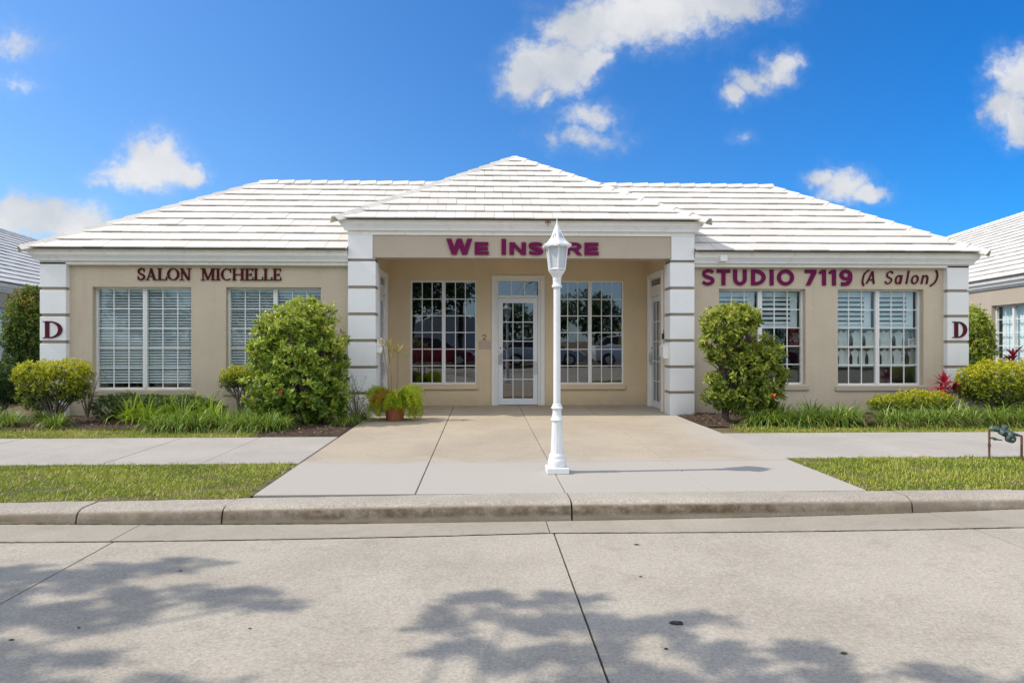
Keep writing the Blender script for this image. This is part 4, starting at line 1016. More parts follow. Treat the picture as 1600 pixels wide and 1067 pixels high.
sign('wall_sign', 'maroon serif letters reading SALON MICHELLE over the blind-covered windows', YW, 320,
     [(c, o200(a), o200(b)) for c, a, b in (('S', 95, 168), ('A', 170, 285), ('L', 287, 378), ('O', 380, 497), ('N', 500, 612), ('M', 703, 840), ('I', 845, 892), ('C', 897, 1000), ('H', 1003, 1122), ('E', 1127, 1207), ('L', 1212, 1300), ('L', 1305, 1388), ('E', 1394, 1475))], .19, .075, .055, MAROON, .200, 2.302)
o1080 = lambda v: 1080 + v / 4
sign('wall_sign', 'plum bold letters reading STUDIO 7119 over the shuttered windows', YW, 1200,
     [(c, o1080(a), o1080(b)) for c, a, b in (('S', 66, 143), ('T', 158, 242), ('U', 261, 345), ('D', 373, 463), ('I', 488, 514), ('O', 535, 640), ('7', 708, 780), ('1', 795, 840), ('1', 857, 902), ('9', 925, 1003))], .245, .215, 0, PURPLE, .275, 2.245)
sign('wall_sign', 'thin slanted dark letters reading (A Salon) right of the bold lettering', YW, 1400,
     [(c, o1080(a), o1080(b)) for c, a, b in (('(', 1063, 1095), ('A', 1088, 1143), ('S', 1203, 1250), ('a', 1266, 1308), ('l', 1335, 1348), ('o', 1367, 1412), ('n', 1432, 1472), (')', 1492, 1528))], .115, .10, 0, PLUM, .225, 2.275, slant=.2)
YB = YP + .018
sign('wall_sign', 'purple heavy capitals reading WE INSURE on the porch beam behind the lamp', YB, 800,
     [('W', 697.5, 738, .268), ('E', 741.6, 763.8), ('I', 782, 792.3, .268), ('N', 796, 822), ('S', 825, 849), ('U', 852.5, 879), ('R', 883, 909), ('E', 913, 935.3)], .37, .27, 0, PURPLE, .213, 2.735)
for (a, b, z0_, lab) in ((68, 98, 1.318, 'maroon serif letter D on the left corner pilaster'), (1488, 1510.5, 1.325, 'maroon serif letter D on the right corner pilaster')):
    t = thing('pilaster_sign', (0, 0, 0), lab, 'sign'); letter(t, 'D', at(a, 515, 11.3)[0], at(b, 515, 11.3)[0], z0_, .285, 11.297, .24, .075, .05, PLUM, .012)
t = thing('door_number', (0, 0, 0), 'dark numeral 2 on the wall left of the middle door', 'number'); a = at(754, 531, YR)
letter(t, '2', a[0], at(760, 520, YR)[0], a[1], .10, YR - .003, .13, .09, 0, BLACKP, .006)
q = MB(); a = at(748, 545, YR); b = at(767, 532.5, YR); q.bbox(a[0], b[0], YR - .012, YR - .001, a[1], b[1], .002)
obj('wall_plaque', q, CABLE, label='small beige plaque under the numeral beside the middle door', cat='plaque')

# mail boxes on the inner pillar faces, lock box
def mailbox(X, Y, Z, s, lab):
    t = thing('mailbox', (X, Y, Z), lab, 'mailbox'); q = MB()
    prof = [(0, 0), (.07, 0), (.09, .04), (.09, .20), (.05, .24), (0, .24)]
    q.prism([(x * s, z) for x, z in (prof if s > 0 else prof[::-1])], (0, -.11, 0), (1, 0, 0), (0, 0, 1), -.22)
    obj('box', q, PLAST, t)
    q = MB(); q.prism([(x * s, z) for x, z in ([(0, .243), (.055, .243), (.1, .19), (.103, .20), (.06, .255), (0, .255)][::s])], (0, -.115, 0), (1, 0, 0), (0, 0, 1), -.23); obj('lid', q, PLAST, t)
a = at(1044, 560, 11.45); mailbox(XPr - .012, 11.42, a[1], -1, 'white mailbox on the inner face of the right porch pillar')
a = at(588, 551, 11.45); mailbox(XPl + .024, 11.42, a[1], 1, 'white mailbox on the inner face of the left porch pillar')
q = MB(); z = at(1037, 530, 11.65)[1]; q.bbox(XR - .05, XR - .001, 11.6, 11.68, z, z + .10, .005); q.tube([(XR - .02, 11.64, z + .1), (XR - .02, 11.64, z + .17)], .008, 8)
obj('lock_box', q, BLACKP, label='small dark key lock box beside the right porch door', cat='lock box')

# ------------------------------------------------------------------ things behind the right hand windows
bust0 = None
def bust_mesh():
    q = MB()
    out = [(-.055, .0), (.06, .0), (.05, .10), (.055, .15), (.085, .22), (.075, .25), (.03, .262), (.022, .29), (-.022, .29), (-.03, .262), (-.075, .25), (-.085, .22), (-.055, .15), (-.05, .10)]
    n = len(out); vs = []
    for y in (0, .012):
        for x, z in out: vs.append((x, y + .25 * x * x * 4 + .02 * abs(z - .15), z))
    q.add(vs, [tuple(range(n)), tuple(range(n, 2 * n))[::-1]] + [(i, (i + 1) % n, n + (i + 1) % n, n + i) for i in range(n)])
    q.box(-.03, .03, .01, .09, 0, .012)
    return q
YD = 11.80
for row, (py, xs) in enumerate(((541.5, (1312, 1322, 1335, 1343, 1355, 1361, 1378, 1389, 1402, 1418, 1428)), (570, (1313, 1322, 1334, 1347, 1359, 1364, 1380, 1391, 1399, 1410, 1423)))):
    sh = MB(); a = at(1302, py, YD)[0]; b = at(1440, py, YD)[0]; z = at(1370, py, YD)[1]
    sh.bbox(a, b, YD - .12, YD + .16, z - .03, z - .001, .004)
    s = thing('display_shelf', (0, 0, 0), ('upper' if row == 0 else 'lower') + ' white shelf of necklace stands in the right-hand window', 'shelf'); obj('board', sh, SHUT, s)
    
    for e in (a, b - .02): br = MB(); br.box(e, e + .02, YD - .1, YD + .14, .02, z - .031); obj('support', br, SHUT, s)
    for i, x in enumerate(xs):
        X, Z = at(x, py, YD)
        if bust0 is None:
            bust0 = obj('necklace_stand', bust_mesh(), BUST, label='x', cat='necklace stand', group='necklace stands in the right-hand window'); o = bust0
        else: o = bust0.copy(); COL.objects.link(o)
        o.location = (X, YD - .05 + .05 * (i % 2), Z); o.rotation_euler = (0, 0, rnd.uniform(-.35, .35))
        o['label'] = ORDN[i] + ' necklace stand from the left on the %s shelf' % ('upper' if row == 0 else 'lower'); o['group'] = 'necklace stands on the %s shelf' % ('upper' if row == 0 else 'lower')
def notice(x0, y0, x1, y1, Y, lab, bars, m=WHITEP, mb2=None, nm='notice'):
    t = thing(nm, (0, 0, 0), lab, 'notice'); a = at(x0, y1, Y); b = at(x1, y0, Y); q = MB(); q.box(a[0], b[0], Y, Y + .004, a[1], b[1]); obj('card', q, m, t)
    q = MB(); w_, h_ = b[0] - a[0], b[1] - a[1]
    for (u0, v0, u1, v1) in bars: q.box(a[0] + u0 * w_, a[0] + u1 * w_, Y - .002, Y - .0005, a[1] + v0 * h_, a[1] + v1 * h_)
    obj('print', q, mb2 or PLUM, t)
notice(1419, 529, 1433, 540, YF + .06, 'white notice with dark print stuck inside the right-hand window', [(.1, .75, .9, .88), (.1, .5, .9, .62), (.15, .2, .4, .36), (.5, .2, .9, .36)])
notice(1407, 556, 1413, 566, YF + .06, 'tiny white notice low among the lower necklace stands', [(.1, .6, .9, .75), (.1, .3, .9, .4)])
notice(1232, 513, 1254, 538, 12.1, 'red sign with white blot behind the window next to the topiary', [(.3, .38, .62, .72), (.62, .42, .8, .6)], REDSIGN, WHITEP, 'red_sign')
notice(1160, 514, 1196, 534, 12.1, 'red sign partly hidden behind the topiary', [(.1, .1, .3, .2)], REDSIGN, WHITEP, 'red_sign')

# ------------------------------------------------------------------ lamp post
LX, LY = .722, 6.43
lp = thing('street_lamp', (LX, LY, 0), 'white fluted lamp post with hexagonal lantern standing on the entry pad', 'street lamp')
k_ = .00627
q = MB(); q.bbox(-.107, .107, -.107, .107, 0, .058, .005); obj('plinth', q, LAMPW, lp)
q = MB()
q.lathe([(.088, .058), (.09, .062), (.088, .12), (.082, .135), (.076, .142), (.078, .155), (.074, .175), (.066, .185)], 32)
q.lathe([(.0485, .50), (.058, .505), (.062, .515), (.058, .527), (.05, .535), (.046, .56), (.042, .60), (.044, .618), (.056, .624), (.058, .632), (.05, .642), (.044, .65), (.043, .665), (.036, .672)], 32)
# fluted shaft foot
n = 64; vs = []; pr = [(.062, .183), (.061, .21), (.055, .34), (.050, .47), (.0485, .50)]
for j, (r, z) in enumerate(pr):
    for i in range(n):
        a = 2 * math.pi * i / n; d = .0045 * (.5 + .5 * math.cos(a * 16)) if 0 < j < 4 else 0
        vs.append(((r - d) * math.cos(a), (r - d) * math.sin(a), z))
q.add(vs, [(j * n + i, j * n + (i + 1) % n, (j + 1) * n + (i + 1) % n, (j + 1) * n + i) for j in range(len(pr) - 1) for i in range(n)])
q.lathe([(.0355, .665), (.0345, 1.2), (.0335, 1.815)], 28)
obj('post', q, LAMPW, lp, smooth='auto')
q = MB()
q.lathe([(.034, 1.80), (.048, 1.806), (.051, 1.818), (.046, 1.828), (.040, 1.836), (.040, 1.868), (.043, 1.878), (.041, 1.9)], 28)
q.lathe([(.042, 1.895), (.046, 1.905), (.062, 1.935), (.080, 1.955), (.083, 1.968)], 6, ph=R(-90) + TH, cap=False)
obj('neck', q, LAMPW, lp, smooth='auto')
q = MB(); z0, z1, r0, r1 = 1.968, 2.205, .080, .108
hx = lambda r, i: (r * math.cos(R(60 * i - 90) + .03), r * math.sin(R(60 * i - 90) + .03))
for i in range(6):
    a, b = hx(r0, i), hx(r1, i); q.tube([(a[0], a[1], z0), (b[0], b[1], z1)], .0085, 6)
for r, z in ((r0, z0 + .012), (r1 - .002, z1)):
    for i in range(6):
        a, b = hx(r, i), hx(r, i + 1); q.tube([(a[0], a[1], z), (b[0], b[1], z)], .010, 6)
obj('lantern_frame', q, LAMPW, lp)
q = MB()
for i in range(6):
    a0, a1, b0, b1 = hx(r0 - .006, i), hx(r0 - .006, i + 1), hx(r1 - .006, i), hx(r1 - .006, i + 1); q.quad((*a0, z0), (*a1, z0), (*b1, z1), (*b0, z1))
q.add([(*hx(r0 - .006, i), z0) for i in range(6)], [tuple(range(6))])
obj('panel', q, PANEL, lp)
# pagoda roof: concave hexagon with scalloped rim
q = MB(); prof = [(.010, 2.425), (.022, 2.40), (.042, 2.355), (.066, 2.305), (.094, 2.262), (.125, 2.234), (.150, 2.222)]; sub = 4; vs = []
for j, (r, z) in enumerate(prof):
    for i in range(6):
        for s_ in range(sub):
            a, b = hx(r, i), hx(r, i + 1); t = s_ / sub; vs.append((a[0] + (b[0] - a[0]) * t, a[1] + (b[1] - a[1]) * t, z - (.004 if j > 3 and s_ == 2 else 0)))
nn_ = 6 * sub; m_ = len(prof)
for i in range(6):
    for s_ in range(sub):
        a, b = hx(.150, i), hx(.150, i + 1); t = s_ / sub; vs.append((a[0] + (b[0] - a[0]) * t, a[1] + (b[1] - a[1]) * t, 2.205 if s_ % 2 == 0 else 2.196))
for i in range(6):
    for s_ in range(sub):
        a, b = hx(.105, i), hx(.105, i + 1); t = s_ / sub; vs.append((a[0] + (b[0] - a[0]) * t, a[1] + (b[1] - a[1]) * t, 2.208))
q.add(vs, [(j * nn_ + i, j * nn_ + (i + 1) % nn_, (j + 1) * nn_ + (i + 1) % nn_, (j + 1) * nn_ + i) for j in range(m_ + 1) for i in range(nn_)] + [tuple(range(nn_))])
o_ = obj('lantern_roof', q, LAMPW, lp)
q = MB(); q.lathe([(.010, 2.42), (.008, 2.44), (.005, 2.45), (.004, 2.49), (.001, 2.495)], 10); obj('finial', q, LAMPW, lp)
q = MB()
for i in range(6):
    for t in (.3, .7):
        a, b = hx(.052, i), hx(.052, i + 1); c, d = hx(.082, i), hx(.082, i + 1)
        p0 = (a[0] + (b[0] - a[0]) * .5, a[1] + (b[1] - a[1]) * .5, 2.337); p1 = (c[0] + (d[0] - c[0]) * t, c[1] + (d[1] - c[1]) * t, 2.282); q.tube([p0, p1], [.0008, .0035], 4)
obj('vent_slot', q, BLACKP, lp)

# ------------------------------------------------------------------ backflow valve
VX, VY = 5.52, 7.0; vz = -.01
vx1, vy1 = 5.80, 6.90
t = thing('backflow_valve', (0, 0, 0), 'green bronze backflow valve on two copper riser pipes at the lawn edge', 'valve')
q = MB(); a = Vector((VX, VY, vz)); b = Vector((vx1, vy1, vz))
q.tube([a + Vector((0, 0, -.05)), a + Vector((0, 0, .33))], .011, 10); q.tube([a + Vector((0, 0, .14)), a + Vector((0, 0, .17))], .015, 10); obj('riser_pipe', q, COPPER, t, smooth='auto')
q = MB(); q.tube([b + Vector((0, 0, -.05)), b + Vector((0, 0, .245)), b + Vector((0, 0, .268)), b + Vector((-.03, .01, .275))], .012, 10); obj('riser_pipe', q, COPPER, t, smooth='auto')
q = MB(); d = (b - a).normalized()
def P_(u, z, o=0.): return a + d * u + Vector((0, -o, z))
q.tube([P_(0, .325), P_(.04, .335), P_(.11, .32), P_(.17, .30), P_(.22, .285), P_(.27, .275)], [.014, .026, .03, .036, .022, .014], 12)
q.tube([P_(.045, .335), P_(.045, .35, .04)], [.03, .024], 12); q.tube([P_(.105, .31), P_(.11, .285, .055)], [.034, .030], 14); q.tube([P_(.175, .30), P_(.17, .235, .05)], [.030, .034], 14)
q.tube([P_(.165, .245, .02), P_(.165, .235, .075)], [.046, .042], 16)
q.tube([P_(.13, .315), P_(.145, .365), P_(.165, .372)], [.03, .032, .012], 12)
q.tube([P_(.0, .232), P_(.03, .235), P_(.05, .225), P_(.075, .22), P_(.12, .215)], [.007, .012, .017, .008, .006], 8)
obj('valve_body', q, VERDI, t, smooth='auto')
q = MB(); q.tube([P_(.0, .345), P_(.03, .352), P_(.07, .358, .01)], [.006, .008, .004], 6); q.tube([P_(.2, .30), P_(.235, .29), P_(.26, .288)], [.006, .012, .005], 6); q.tube([P_(.165, .236, .078), P_(.165, .235, .085)], [.014, .012], 8)
obj('valve_handle', q, STEEL, t)

# ------------------------------------------------------------------ potted fern with dracaena canes
PX, PY = gnd(617, 657)
pt = thing('plant_pot', (PX, PY, 0), 'terracotta pot beside the left porch pillar', 'pot')
q = MB(); q.lathe([(.13, 0), (.135, .01), (.155, .15), (.17, .25), (.168, .27)], 36); q.lathe([(.185, .262), (.195, .27), (.197, .32), (.19, .335), (.172, .335), (.165, .30), (.16, .26)], 36, cap=False); obj('pot', q, TERRA, pt, smooth='auto')
q = MB(); q.lathe([(.168, .295), (.05, .31)], 24); obj('soil', q, SOIL, pt)
fr = thing('asparagus_fern', (PX, PY, .3), 'bright green asparagus fern spilling over the terracotta pot', 'fern'); fr.scale = (1.08, 1.08, 1.08)
def fern(name, nfr, m, azr, Lr, parent, seed):
    r2 = np.random.default_rng(seed); P = []; D = []; st = MB(); ages = []
    for i in range(nfr):
        az = r2.uniform(*azr); L_ = r2.uniform(*Lr); el = r2.uniform(.2, 1.5)
        fz = abs((az + math.pi / 2 + math.pi) % (2 * math.pi) - math.pi)      # few fronds hang over the front of the pot
        if fz < .75: L_ *= .5 if i % 5 else .9; el = max(el, .7)
        p = np.array([.05 * math.cos(az), .05 * math.sin(az), 0.]); pts = [tuple(p)]
        n = 26; ag = r2.random()
        for k in range(n):
            h = np.array([math.cos(az) * math.cos(el), math.sin(az) * math.cos(el), math.sin(el)]); p = p + h * L_ / n; el -= 2.5 / n * (.55 + k / n * 1.2); az += r2.normal() * .05
            pts.append(tuple(p))
            if k > 4:
                for _ in range(8): P.append(p + r2.normal(size=3) * .014); v = h * .5 + r2.normal(size=3) * .8; D.append(v); ages.append(min(1, max(0, .25 + .5 * ag + .3 * (k / n))))
        st.tube(pts[::4] + [pts[-1]], .0018, 3)
    P = np.array(P); n = len(P); LL = r2.uniform(.018, .040, n)
    o = leaf_mesh(name, P, np.array(D), unit(n), LL, LL * .24, np.array(ages), m, parent); obj('stem', st, m, o)
fern('foliage', 130, LEAF_FERN, (-3.4, 1.0), (.26, .58), fr, 3); fern('foliage', 95, LEAF_FERN, (0, 6.28), (.20, .42), fr, 5)
fern('dry_foliage', 34, LEAF_FERNO, (2.6, 4.2), (.28, .48), fr, 4)
dc = thing('dracaena', (PX, PY, .3), 'spindly half-dry dracaena canes rising from the terracotta pot', 'plant')
q = MB()
heads = []
for (px, py, bx) in ((607, 545, -.05), (598, 540, -.09), (622, 552, .02)):
    X, Z = at(px, py, PY); hd = Vector((X - PX, 0, Z - .3)); q.tube([(bx, .0, 0), (bx * .7 + hd.x * .3 + .01, .01, hd.z * .45), tuple(hd)], [.012, .010, .008], 6)
    heads.append(hd)
obj('cane', q, CANE, dc)
P = []; D = []; L_ = []; ag = []
for i, hd in enumerate(heads):
    for k in range(26 if i != 1 else 12):
        v = Vector((rnd.gauss(0, 1), rnd.gauss(0, 1), rnd.gauss(.35, .7))).normalized(); P.append(tuple(hd)); D.append(tuple(v)); L_.append(rnd.uniform(.12, .30)); ag.append(rnd.random() if i != 1 else .1)
L_ = np.array(L_); leaf_mesh('foliage', np.array(P), np.array(D), np.tile([0, 0, 1.], (len(P), 1)), L_, L_ * .08 + .004, np.array(ag), CANELEAF, dc, curl=.12)


# ------------------------------------------------------------------ shrubs
def E(px, py, Y, rx, rz, ry=None):
    """ellipsoid whose middle is seen at px,py at depth Y, half sizes given in photo pixels"""
    X, Z = at(px, py, Y); k = math.hypot(1, 0) * Y / FPX; return (X, Y, Z, rx * k, (ry or rx) * k, rz * k)
def shift(es, b): return [(e[0] - b[0], e[1] - b[1], e[2] - b[2], *e[3:]) for e in es]
def shrub(name, es, base, label, cat, m, ncl, per, L, ntw=14, r0=.014, group=None, orange=None, twm=TWIG, **k):
    b = (base[0], base[1], 0.); t = thing(name, b, label, cat, group); es = shift(es, b)
    foliage('foliage', es, ncl, per, L, m, t, **k)
    q = MB(); twigs(q, (0, 0, 0), es, ntw, r0, seed=int(abs(base[0]) * 100)); obj('stem', q, twm, t)
    return t
Yb = 10.35
es = [E(466, 600, Yb, 72, 56, 60), E(470, 548, Yb, 62, 60, 54), E(462, 508, Yb, 50, 38, 44), E(425, 570, Yb, 34, 40, 34), E(508, 565, Yb, 32, 60, 36), E(420, 520, Yb, 22, 18, 22), E(478, 490, Yb, 32, 20, 28), E(500, 625, Yb, 42, 36, 40), E(425, 625, Yb, 36, 26, 34), E(513, 488, Yb, 12, 10, 12), E(405, 545, Yb, 16, 14, 16)]
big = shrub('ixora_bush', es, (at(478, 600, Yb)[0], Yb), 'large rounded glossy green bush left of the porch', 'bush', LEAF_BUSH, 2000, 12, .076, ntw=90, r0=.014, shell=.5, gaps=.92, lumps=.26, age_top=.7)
def old_leaf(px, py, Y, par):
    X, Z = at(px, py, Y); n = 12; pl = par.location
    leaf_mesh('withered_leaf', np.tile([X - pl.x, Y - pl.y, Z], (n, 1)) + rng.normal(size=(n, 3)) * .012, unit(n), unit(n), np.full(n, .05), np.full(n, .024), rng.random(n), ORANGE, par)
old_leaf(439, 612, 9.72, big)
Yt = 10.1
es = [E(1138, 505, Yt, 42, 26, 36), E(1118, 532, Yt, 24, 26, 24), E(1165, 492, Yt, 26, 14, 22), E(1140, 490, Yt, 26, 14, 24), E(1178, 500, Yt, 12, 8, 12), E(1190, 548, Yt, 32, 24, 32), E(1196, 585, Yt, 30, 48, 34), E(1168, 560, Yt, 26, 26, 28), E(1160, 585, Yt, 34, 36, 32), E(1122, 596, Yt, 18, 14, 18), E(1124, 620, Yt, 22, 16, 22), E(1156, 622, Yt, 36, 22, 28), E(1192, 620, Yt, 25, 24, 25), E(1122, 555, Yt, 14, 12, 14)]
hole = [(*[E(1212, 500, Yt, 20, 20)[i] for i in range(3)], .2, .5, .2), ]
tb = (at(1133, 650, Yt)[0], Yt)
top = thing('topiary_tree', (tb[0], tb[1], 0), 'yellow-green cloud-pruned topiary on one trunk right of the porch', 'topiary')
esl = shift(es, (tb[0], tb[1], 0)); hl = [(hole[0][0] - tb[0], 0, hole[0][2], .20, .6, .15)]
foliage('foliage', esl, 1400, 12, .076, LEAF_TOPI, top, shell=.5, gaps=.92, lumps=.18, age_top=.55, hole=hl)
q = MB(); q.tube([(-.01, 0, -.02), (0, 0, .06), (.01, 0, .16), (.05, .02, .35), (.1, 0, .6), (.12, 0, .95)], [.075, .055, .05, .04, .03, .02], 10); q.tube([(0, 0, .12), (-.05, .02, .4), (.02, 0, .8), (.08, 0, 1.35)], [.04, .03, .022, .012], 8); q.tube([(.02, 0, .2), (.25, 0, .45), (.4, 0, .8)], [.035, .025, .015], 8)
twigs(q, (.04, 0, .3), esl, 46, .013, 5); obj('trunk', q, BARK, top)
old_leaf(1208, 616, 9.66, top)

# golden duranta at the left pilaster, with bare stems
Yg = 10.4
es = [E(70, 578, Yg, 34, 15, 38), E(108, 576, Yg, 32, 15, 36), E(45, 582, Yg, 20, 16, 26), E(128, 588, Yg, 14, 18, 20), E(48, 606, Yg, 20, 22, 22), E(90, 600, Yg, 42, 18, 34), E(118, 612, Yg, 20, 16, 22), E(62, 628, Yg, 24, 12, 20)]
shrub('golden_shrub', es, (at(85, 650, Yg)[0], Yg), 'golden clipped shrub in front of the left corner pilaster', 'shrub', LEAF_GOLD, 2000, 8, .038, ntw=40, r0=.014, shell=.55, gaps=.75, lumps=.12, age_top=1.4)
Yg = 10.9
es = [E(370, 585, Yg, 24, 13, 20), E(360, 595, Yg, 16, 15, 16), E(384, 592, Yg, 18, 16, 16)]
shrub('golden_shrub', es, (at(377, 640, Yg)[0], Yg), 'small golden shrub on a thin stem left of the large bush', 'shrub', LEAF_GOLD, 900, 8, .030, ntw=12, r0=.012, shell=.6, gaps=.3, age_top=1.0)
Yg = 10.7
es = [E(1560, 590, Yg, 60, 28, 46), E(1520, 598, Yg, 26, 26, 26), E(1600, 592, Yg, 50, 30, 44), E(1555, 612, Yg, 56, 22, 40), E(1640, 592, Yg, 40, 30, 36)]
shrub('golden_hedge', es, (at(1560, 650, Yg)[0], Yg), 'large golden hedge in front of the right neighbouring building', 'hedge', LEAF_GOLD, 3000, 8, .042, ntw=40, shell=.5, gaps=.6, lumps=.08, age_top=1.0)
Yg = 10.65
es = [E(1395, 630, Yg, 34, 13, 26), E(1430, 624, Yg, 36, 15, 28), E(1462, 626, Yg, 30, 14, 24), E(1372, 632, Yg, 15, 10, 14)]
shrub('golden_groundcover', es, (at(1420, 650, Yg)[0], Yg), 'low golden mound under the window with necklace stands', 'shrub', LEAF_GOLD, 1500, 8, .034, ntw=12, shell=.5, gaps=.2, age_top=.9, zmin=.02)
# dark hedge far left, low dark hedge under first window
Yh = 11.0
es = [E(0, 595, Yh, 34, 26, 30), E(-40, 592, Yh, 36, 28, 30), E(20, 610, Yh, 18, 20, 20)]
shrub('dark_hedge', es, (at(0, 640, Yh)[0], Yh), 'dense dark green hedge at the far left behind the golden shrub', 'hedge', LEAF_DARK, 2200, 8, .038, ntw=10, shell=.4, lumps=.08)
Yh = 10.75
es = [E(170, 637, Yh, 26, 20, 22), E(200, 632, Yh, 34, 18, 22), E(240, 630, Yh, 30, 14, 20), E(290, 632, Yh, 40, 14, 20), E(335, 640, Yh, 20, 12, 16)]
shrub('low_hedge', es, (at(200, 650, Yh)[0], Yh), 'low dark hedge directly under the first blind-covered window', 'hedge', LEAF_DARK, 2300, 8, .028, ntw=14, shell=.4, lumps=.1, zmin=.02, age_top=.4)
# tall shrubs beyond the corners
Yk = 14.2
es = [E(38, 500, Yk, 24, 46, 26), E(50, 475, Yk, 16, 28, 20), E(30, 530, Yk, 22, 30, 24), E(60, 520, Yk, 22, 44, 24), E(42, 575, Yk, 34, 36, 26), E(10, 590, Yk, 40, 26, 26)]
shrub('russet_shrub', es, (at(45, 600, Yk)[0], Yk), 'tall dark shrub with russet tips behind the left corner', 'shrub', LEAF_PHOT, 2500, 8, .070, ntw=30, shell=.45, gaps=.25, age_top=1.0)
Yk = 13.9
es = [E(1528, 525, Yk, 20, 38, 24), E(1520, 505, Yk, 18, 28, 22), E(1535, 545, Yk, 18, 24, 22), E(1520, 575, Yk, 24, 40, 24)]
shrub('green_shrub', es, (at(1525, 620, Yk)[0], Yk), 'tall green shrub behind the right corner pilaster', 'shrub', LEAF_BUSH, 1500, 8, .062, ntw=24, shell=.45, gaps=.25)
# leggy sprawling plant by left pillar
Yl = 10.6; X0 = at(558, 655, Yl)[0]
t = thing('leggy_shrub', (X0, Yl, 0), 'straggly thin shrub between the large bush and the fern pot', 'shrub'); q = MB(); P = []; D = []
for i in range(26):
    v = Vector((rnd.gauss(-.05, .16), rnd.gauss(0, .12), rnd.uniform(.2, .78))); m1 = v * .5 + Vector((rnd.gauss(0, .05), rnd.gauss(0, .05), .05)); q.tube([(0, 0, 0), tuple(m1), tuple(v)], [.007, .004, .002], 4)
    for k in range(16): s = m1.lerp(v, rnd.random() * 1.1); P.append((s.x + rnd.gauss(0, .03), s.y + rnd.gauss(0, .03), s.z + rnd.gauss(0, .02))); D.append((rnd.gauss(0, 1), rnd.gauss(0, 1), rnd.gauss(.3, .6)))
obj('stem', q, TWIG, t); n = len(P); LL = rng.uniform(.03, .07, n); leaf_mesh('foliage', np.array(P), np.array(D), unit(n), LL, LL * .22, rng.random(n) * .6, LEAF_BUSH, t)
# bare dead stems left of the first window
t = thing('bare_shrub', (at(137, 655, 11.0)[0], 11.0, 0), 'bare twiggy dead shrub left of the first blind-covered window', 'shrub'); q = MB(); P = []; D = []
for i in range(14):
    v = Vector((rnd.gauss(.02, .09), rnd.gauss(0, .08), rnd.uniform(.3, .78))); m1 = v * .55 + Vector((rnd.gauss(0, .04), rnd.gauss(0, .03), .0)); q.tube([(0, 0, 0), tuple(m1), tuple(v)], [.009, .006, .002], 5)
    for k in range(5): P.append(tuple(v + Vector((rnd.gauss(0, .03), rnd.gauss(0, .03), rnd.gauss(0, .05))))); D.append((rnd.gauss(0, 1), rnd.gauss(0, 1), rnd.gauss(0, .6)))
obj('stem', q, TWIG, t); n = len(P); LL = rng.uniform(.02, .05, n); leaf_mesh('foliage', np.array(P), np.array(D), unit(n), LL, LL * .4, rng.random(n) * .3, LEAF_DARK, t)

# red ti plants
def ti(px, py, pyb, Y, lab, heads):
    X, _ = at(px, py, Y); t = thing('red_ti_plant', (X, Y, 0), lab, 'plant'); q = MB(); P = []; D = []; L_ = []
    for (hx_, hy_, n, L0) in heads:
        Xh, Zh = at(hx_, hy_, Y); h = Vector((Xh - X, rnd.uniform(-.05, .05), Zh)); q.tube([(0, 0, 0), (h.x * .5, h.y * .5, h.z * .6), tuple(h)], [.014, .012, .009], 6)
        for k in range(n):
            el = rnd.uniform(-.1, 1.45); az = rnd.uniform(0, 6.28); P.append(tuple(h - Vector((0, 0, rnd.uniform(0, .06))))); D.append((math.cos(az) * math.cos(el), math.sin(az) * math.cos(el), math.sin(el))); L_.append(L0 * rnd.uniform(.7, 1.15))
    obj('stem', q, CANE, t); L_ = np.array(L_); n = len(P)
    leaf_mesh('foliage', np.array(P), np.array(D), np.tile([0, 0, 1.], (n, 1)) + .2 * unit(n), L_, L_ * .26, rng.random(n), LEAF_RED, t, curl=.3, fold=.18)
ti(1478, 600, 640, 10.75, 'dark red ti plant at the foot of the right corner pilaster', [(1476, 598, 22, .26), (1470, 615, 14, .22), (1492, 608, 16, .24), (1502, 606, 10, .2)])
ti(1587, 556, 640, 11.6, 'red ti plant rising behind the golden hedge', [(1586, 558, 24, .26), (1578, 562, 8, .2)])

# liriope and crinum clumps
def clump(n, L0, m, wd=.011, dry=.0, seed=0, lean=(.15, 1.15)):
    r2 = np.random.default_rng(seed); a = r2.uniform(0, 6.28, n); rr = .10 * np.sqrt(r2.random(n)); P = np.stack([rr * np.cos(a), rr * np.sin(a), np.zeros(n)], 1)
    az = a + r2.normal(size=n) * .5; t = thing('liriope_clump', (0, 0, 0), 'x', 'ground plant')
    blades_mesh('blades', P, az, L0 * r2.uniform(.6, 1.15, n), wd * r2.uniform(.7, 1.2, n), r2.uniform(*lean, n), r2.random(n), m, t, seg=5, droop=1.15)
    if dry:
        k = int(n * dry); blades_mesh('dry_blades', P[:k], r2.uniform(0, 6.28, k), L0 * r2.uniform(.5, .9, k), wd * r2.uniform(.6, 1., k), r2.uniform(.7, 1.5, k), r2.random(k), BLADE_DRY, t, seg=4, droop=1.3)
    return t
ORD = ['leftmost', 'second', 'third', 'fourth', 'fifth', 'sixth', 'seventh', 'eighth', 'ninth', 'tenth', 'eleventh', 'twelfth']
protos = {'g': clump(170, .46, BLADE, .017, seed=1, dry=.2, lean=(.1, 1.35)), 'd': clump(170, .47, BLADE, .016, seed=2, dry=.6, lean=(.1, 1.3)), 'y': clump(64, .60, BLADE_Y, .032, seed=3, dry=.2, lean=(.05, .95)), 's': clump(110, .30, BLADE, .010, seed=4, dry=.2)}
used = set()
def plant(kind, px, py, sc, label, group):
    X, Y = gnd(px, py, .0); p = protos[kind]
    if kind not in used: used.add(kind); p.location = (X, Y, .005); p.rotation_euler = (0, 0, rnd.uniform(0, 6)); p.scale = (sc,) * 3; p['label'] = label; p['group'] = group; o = p
    else: o = dup(p, (X, Y, .005), rnd.uniform(0, 6.28), sc, label, group)
    return o
G1 = ('liriope clump at the far left below the golden shrub, {o} of them from the left', 'liriope clumps at the far left')
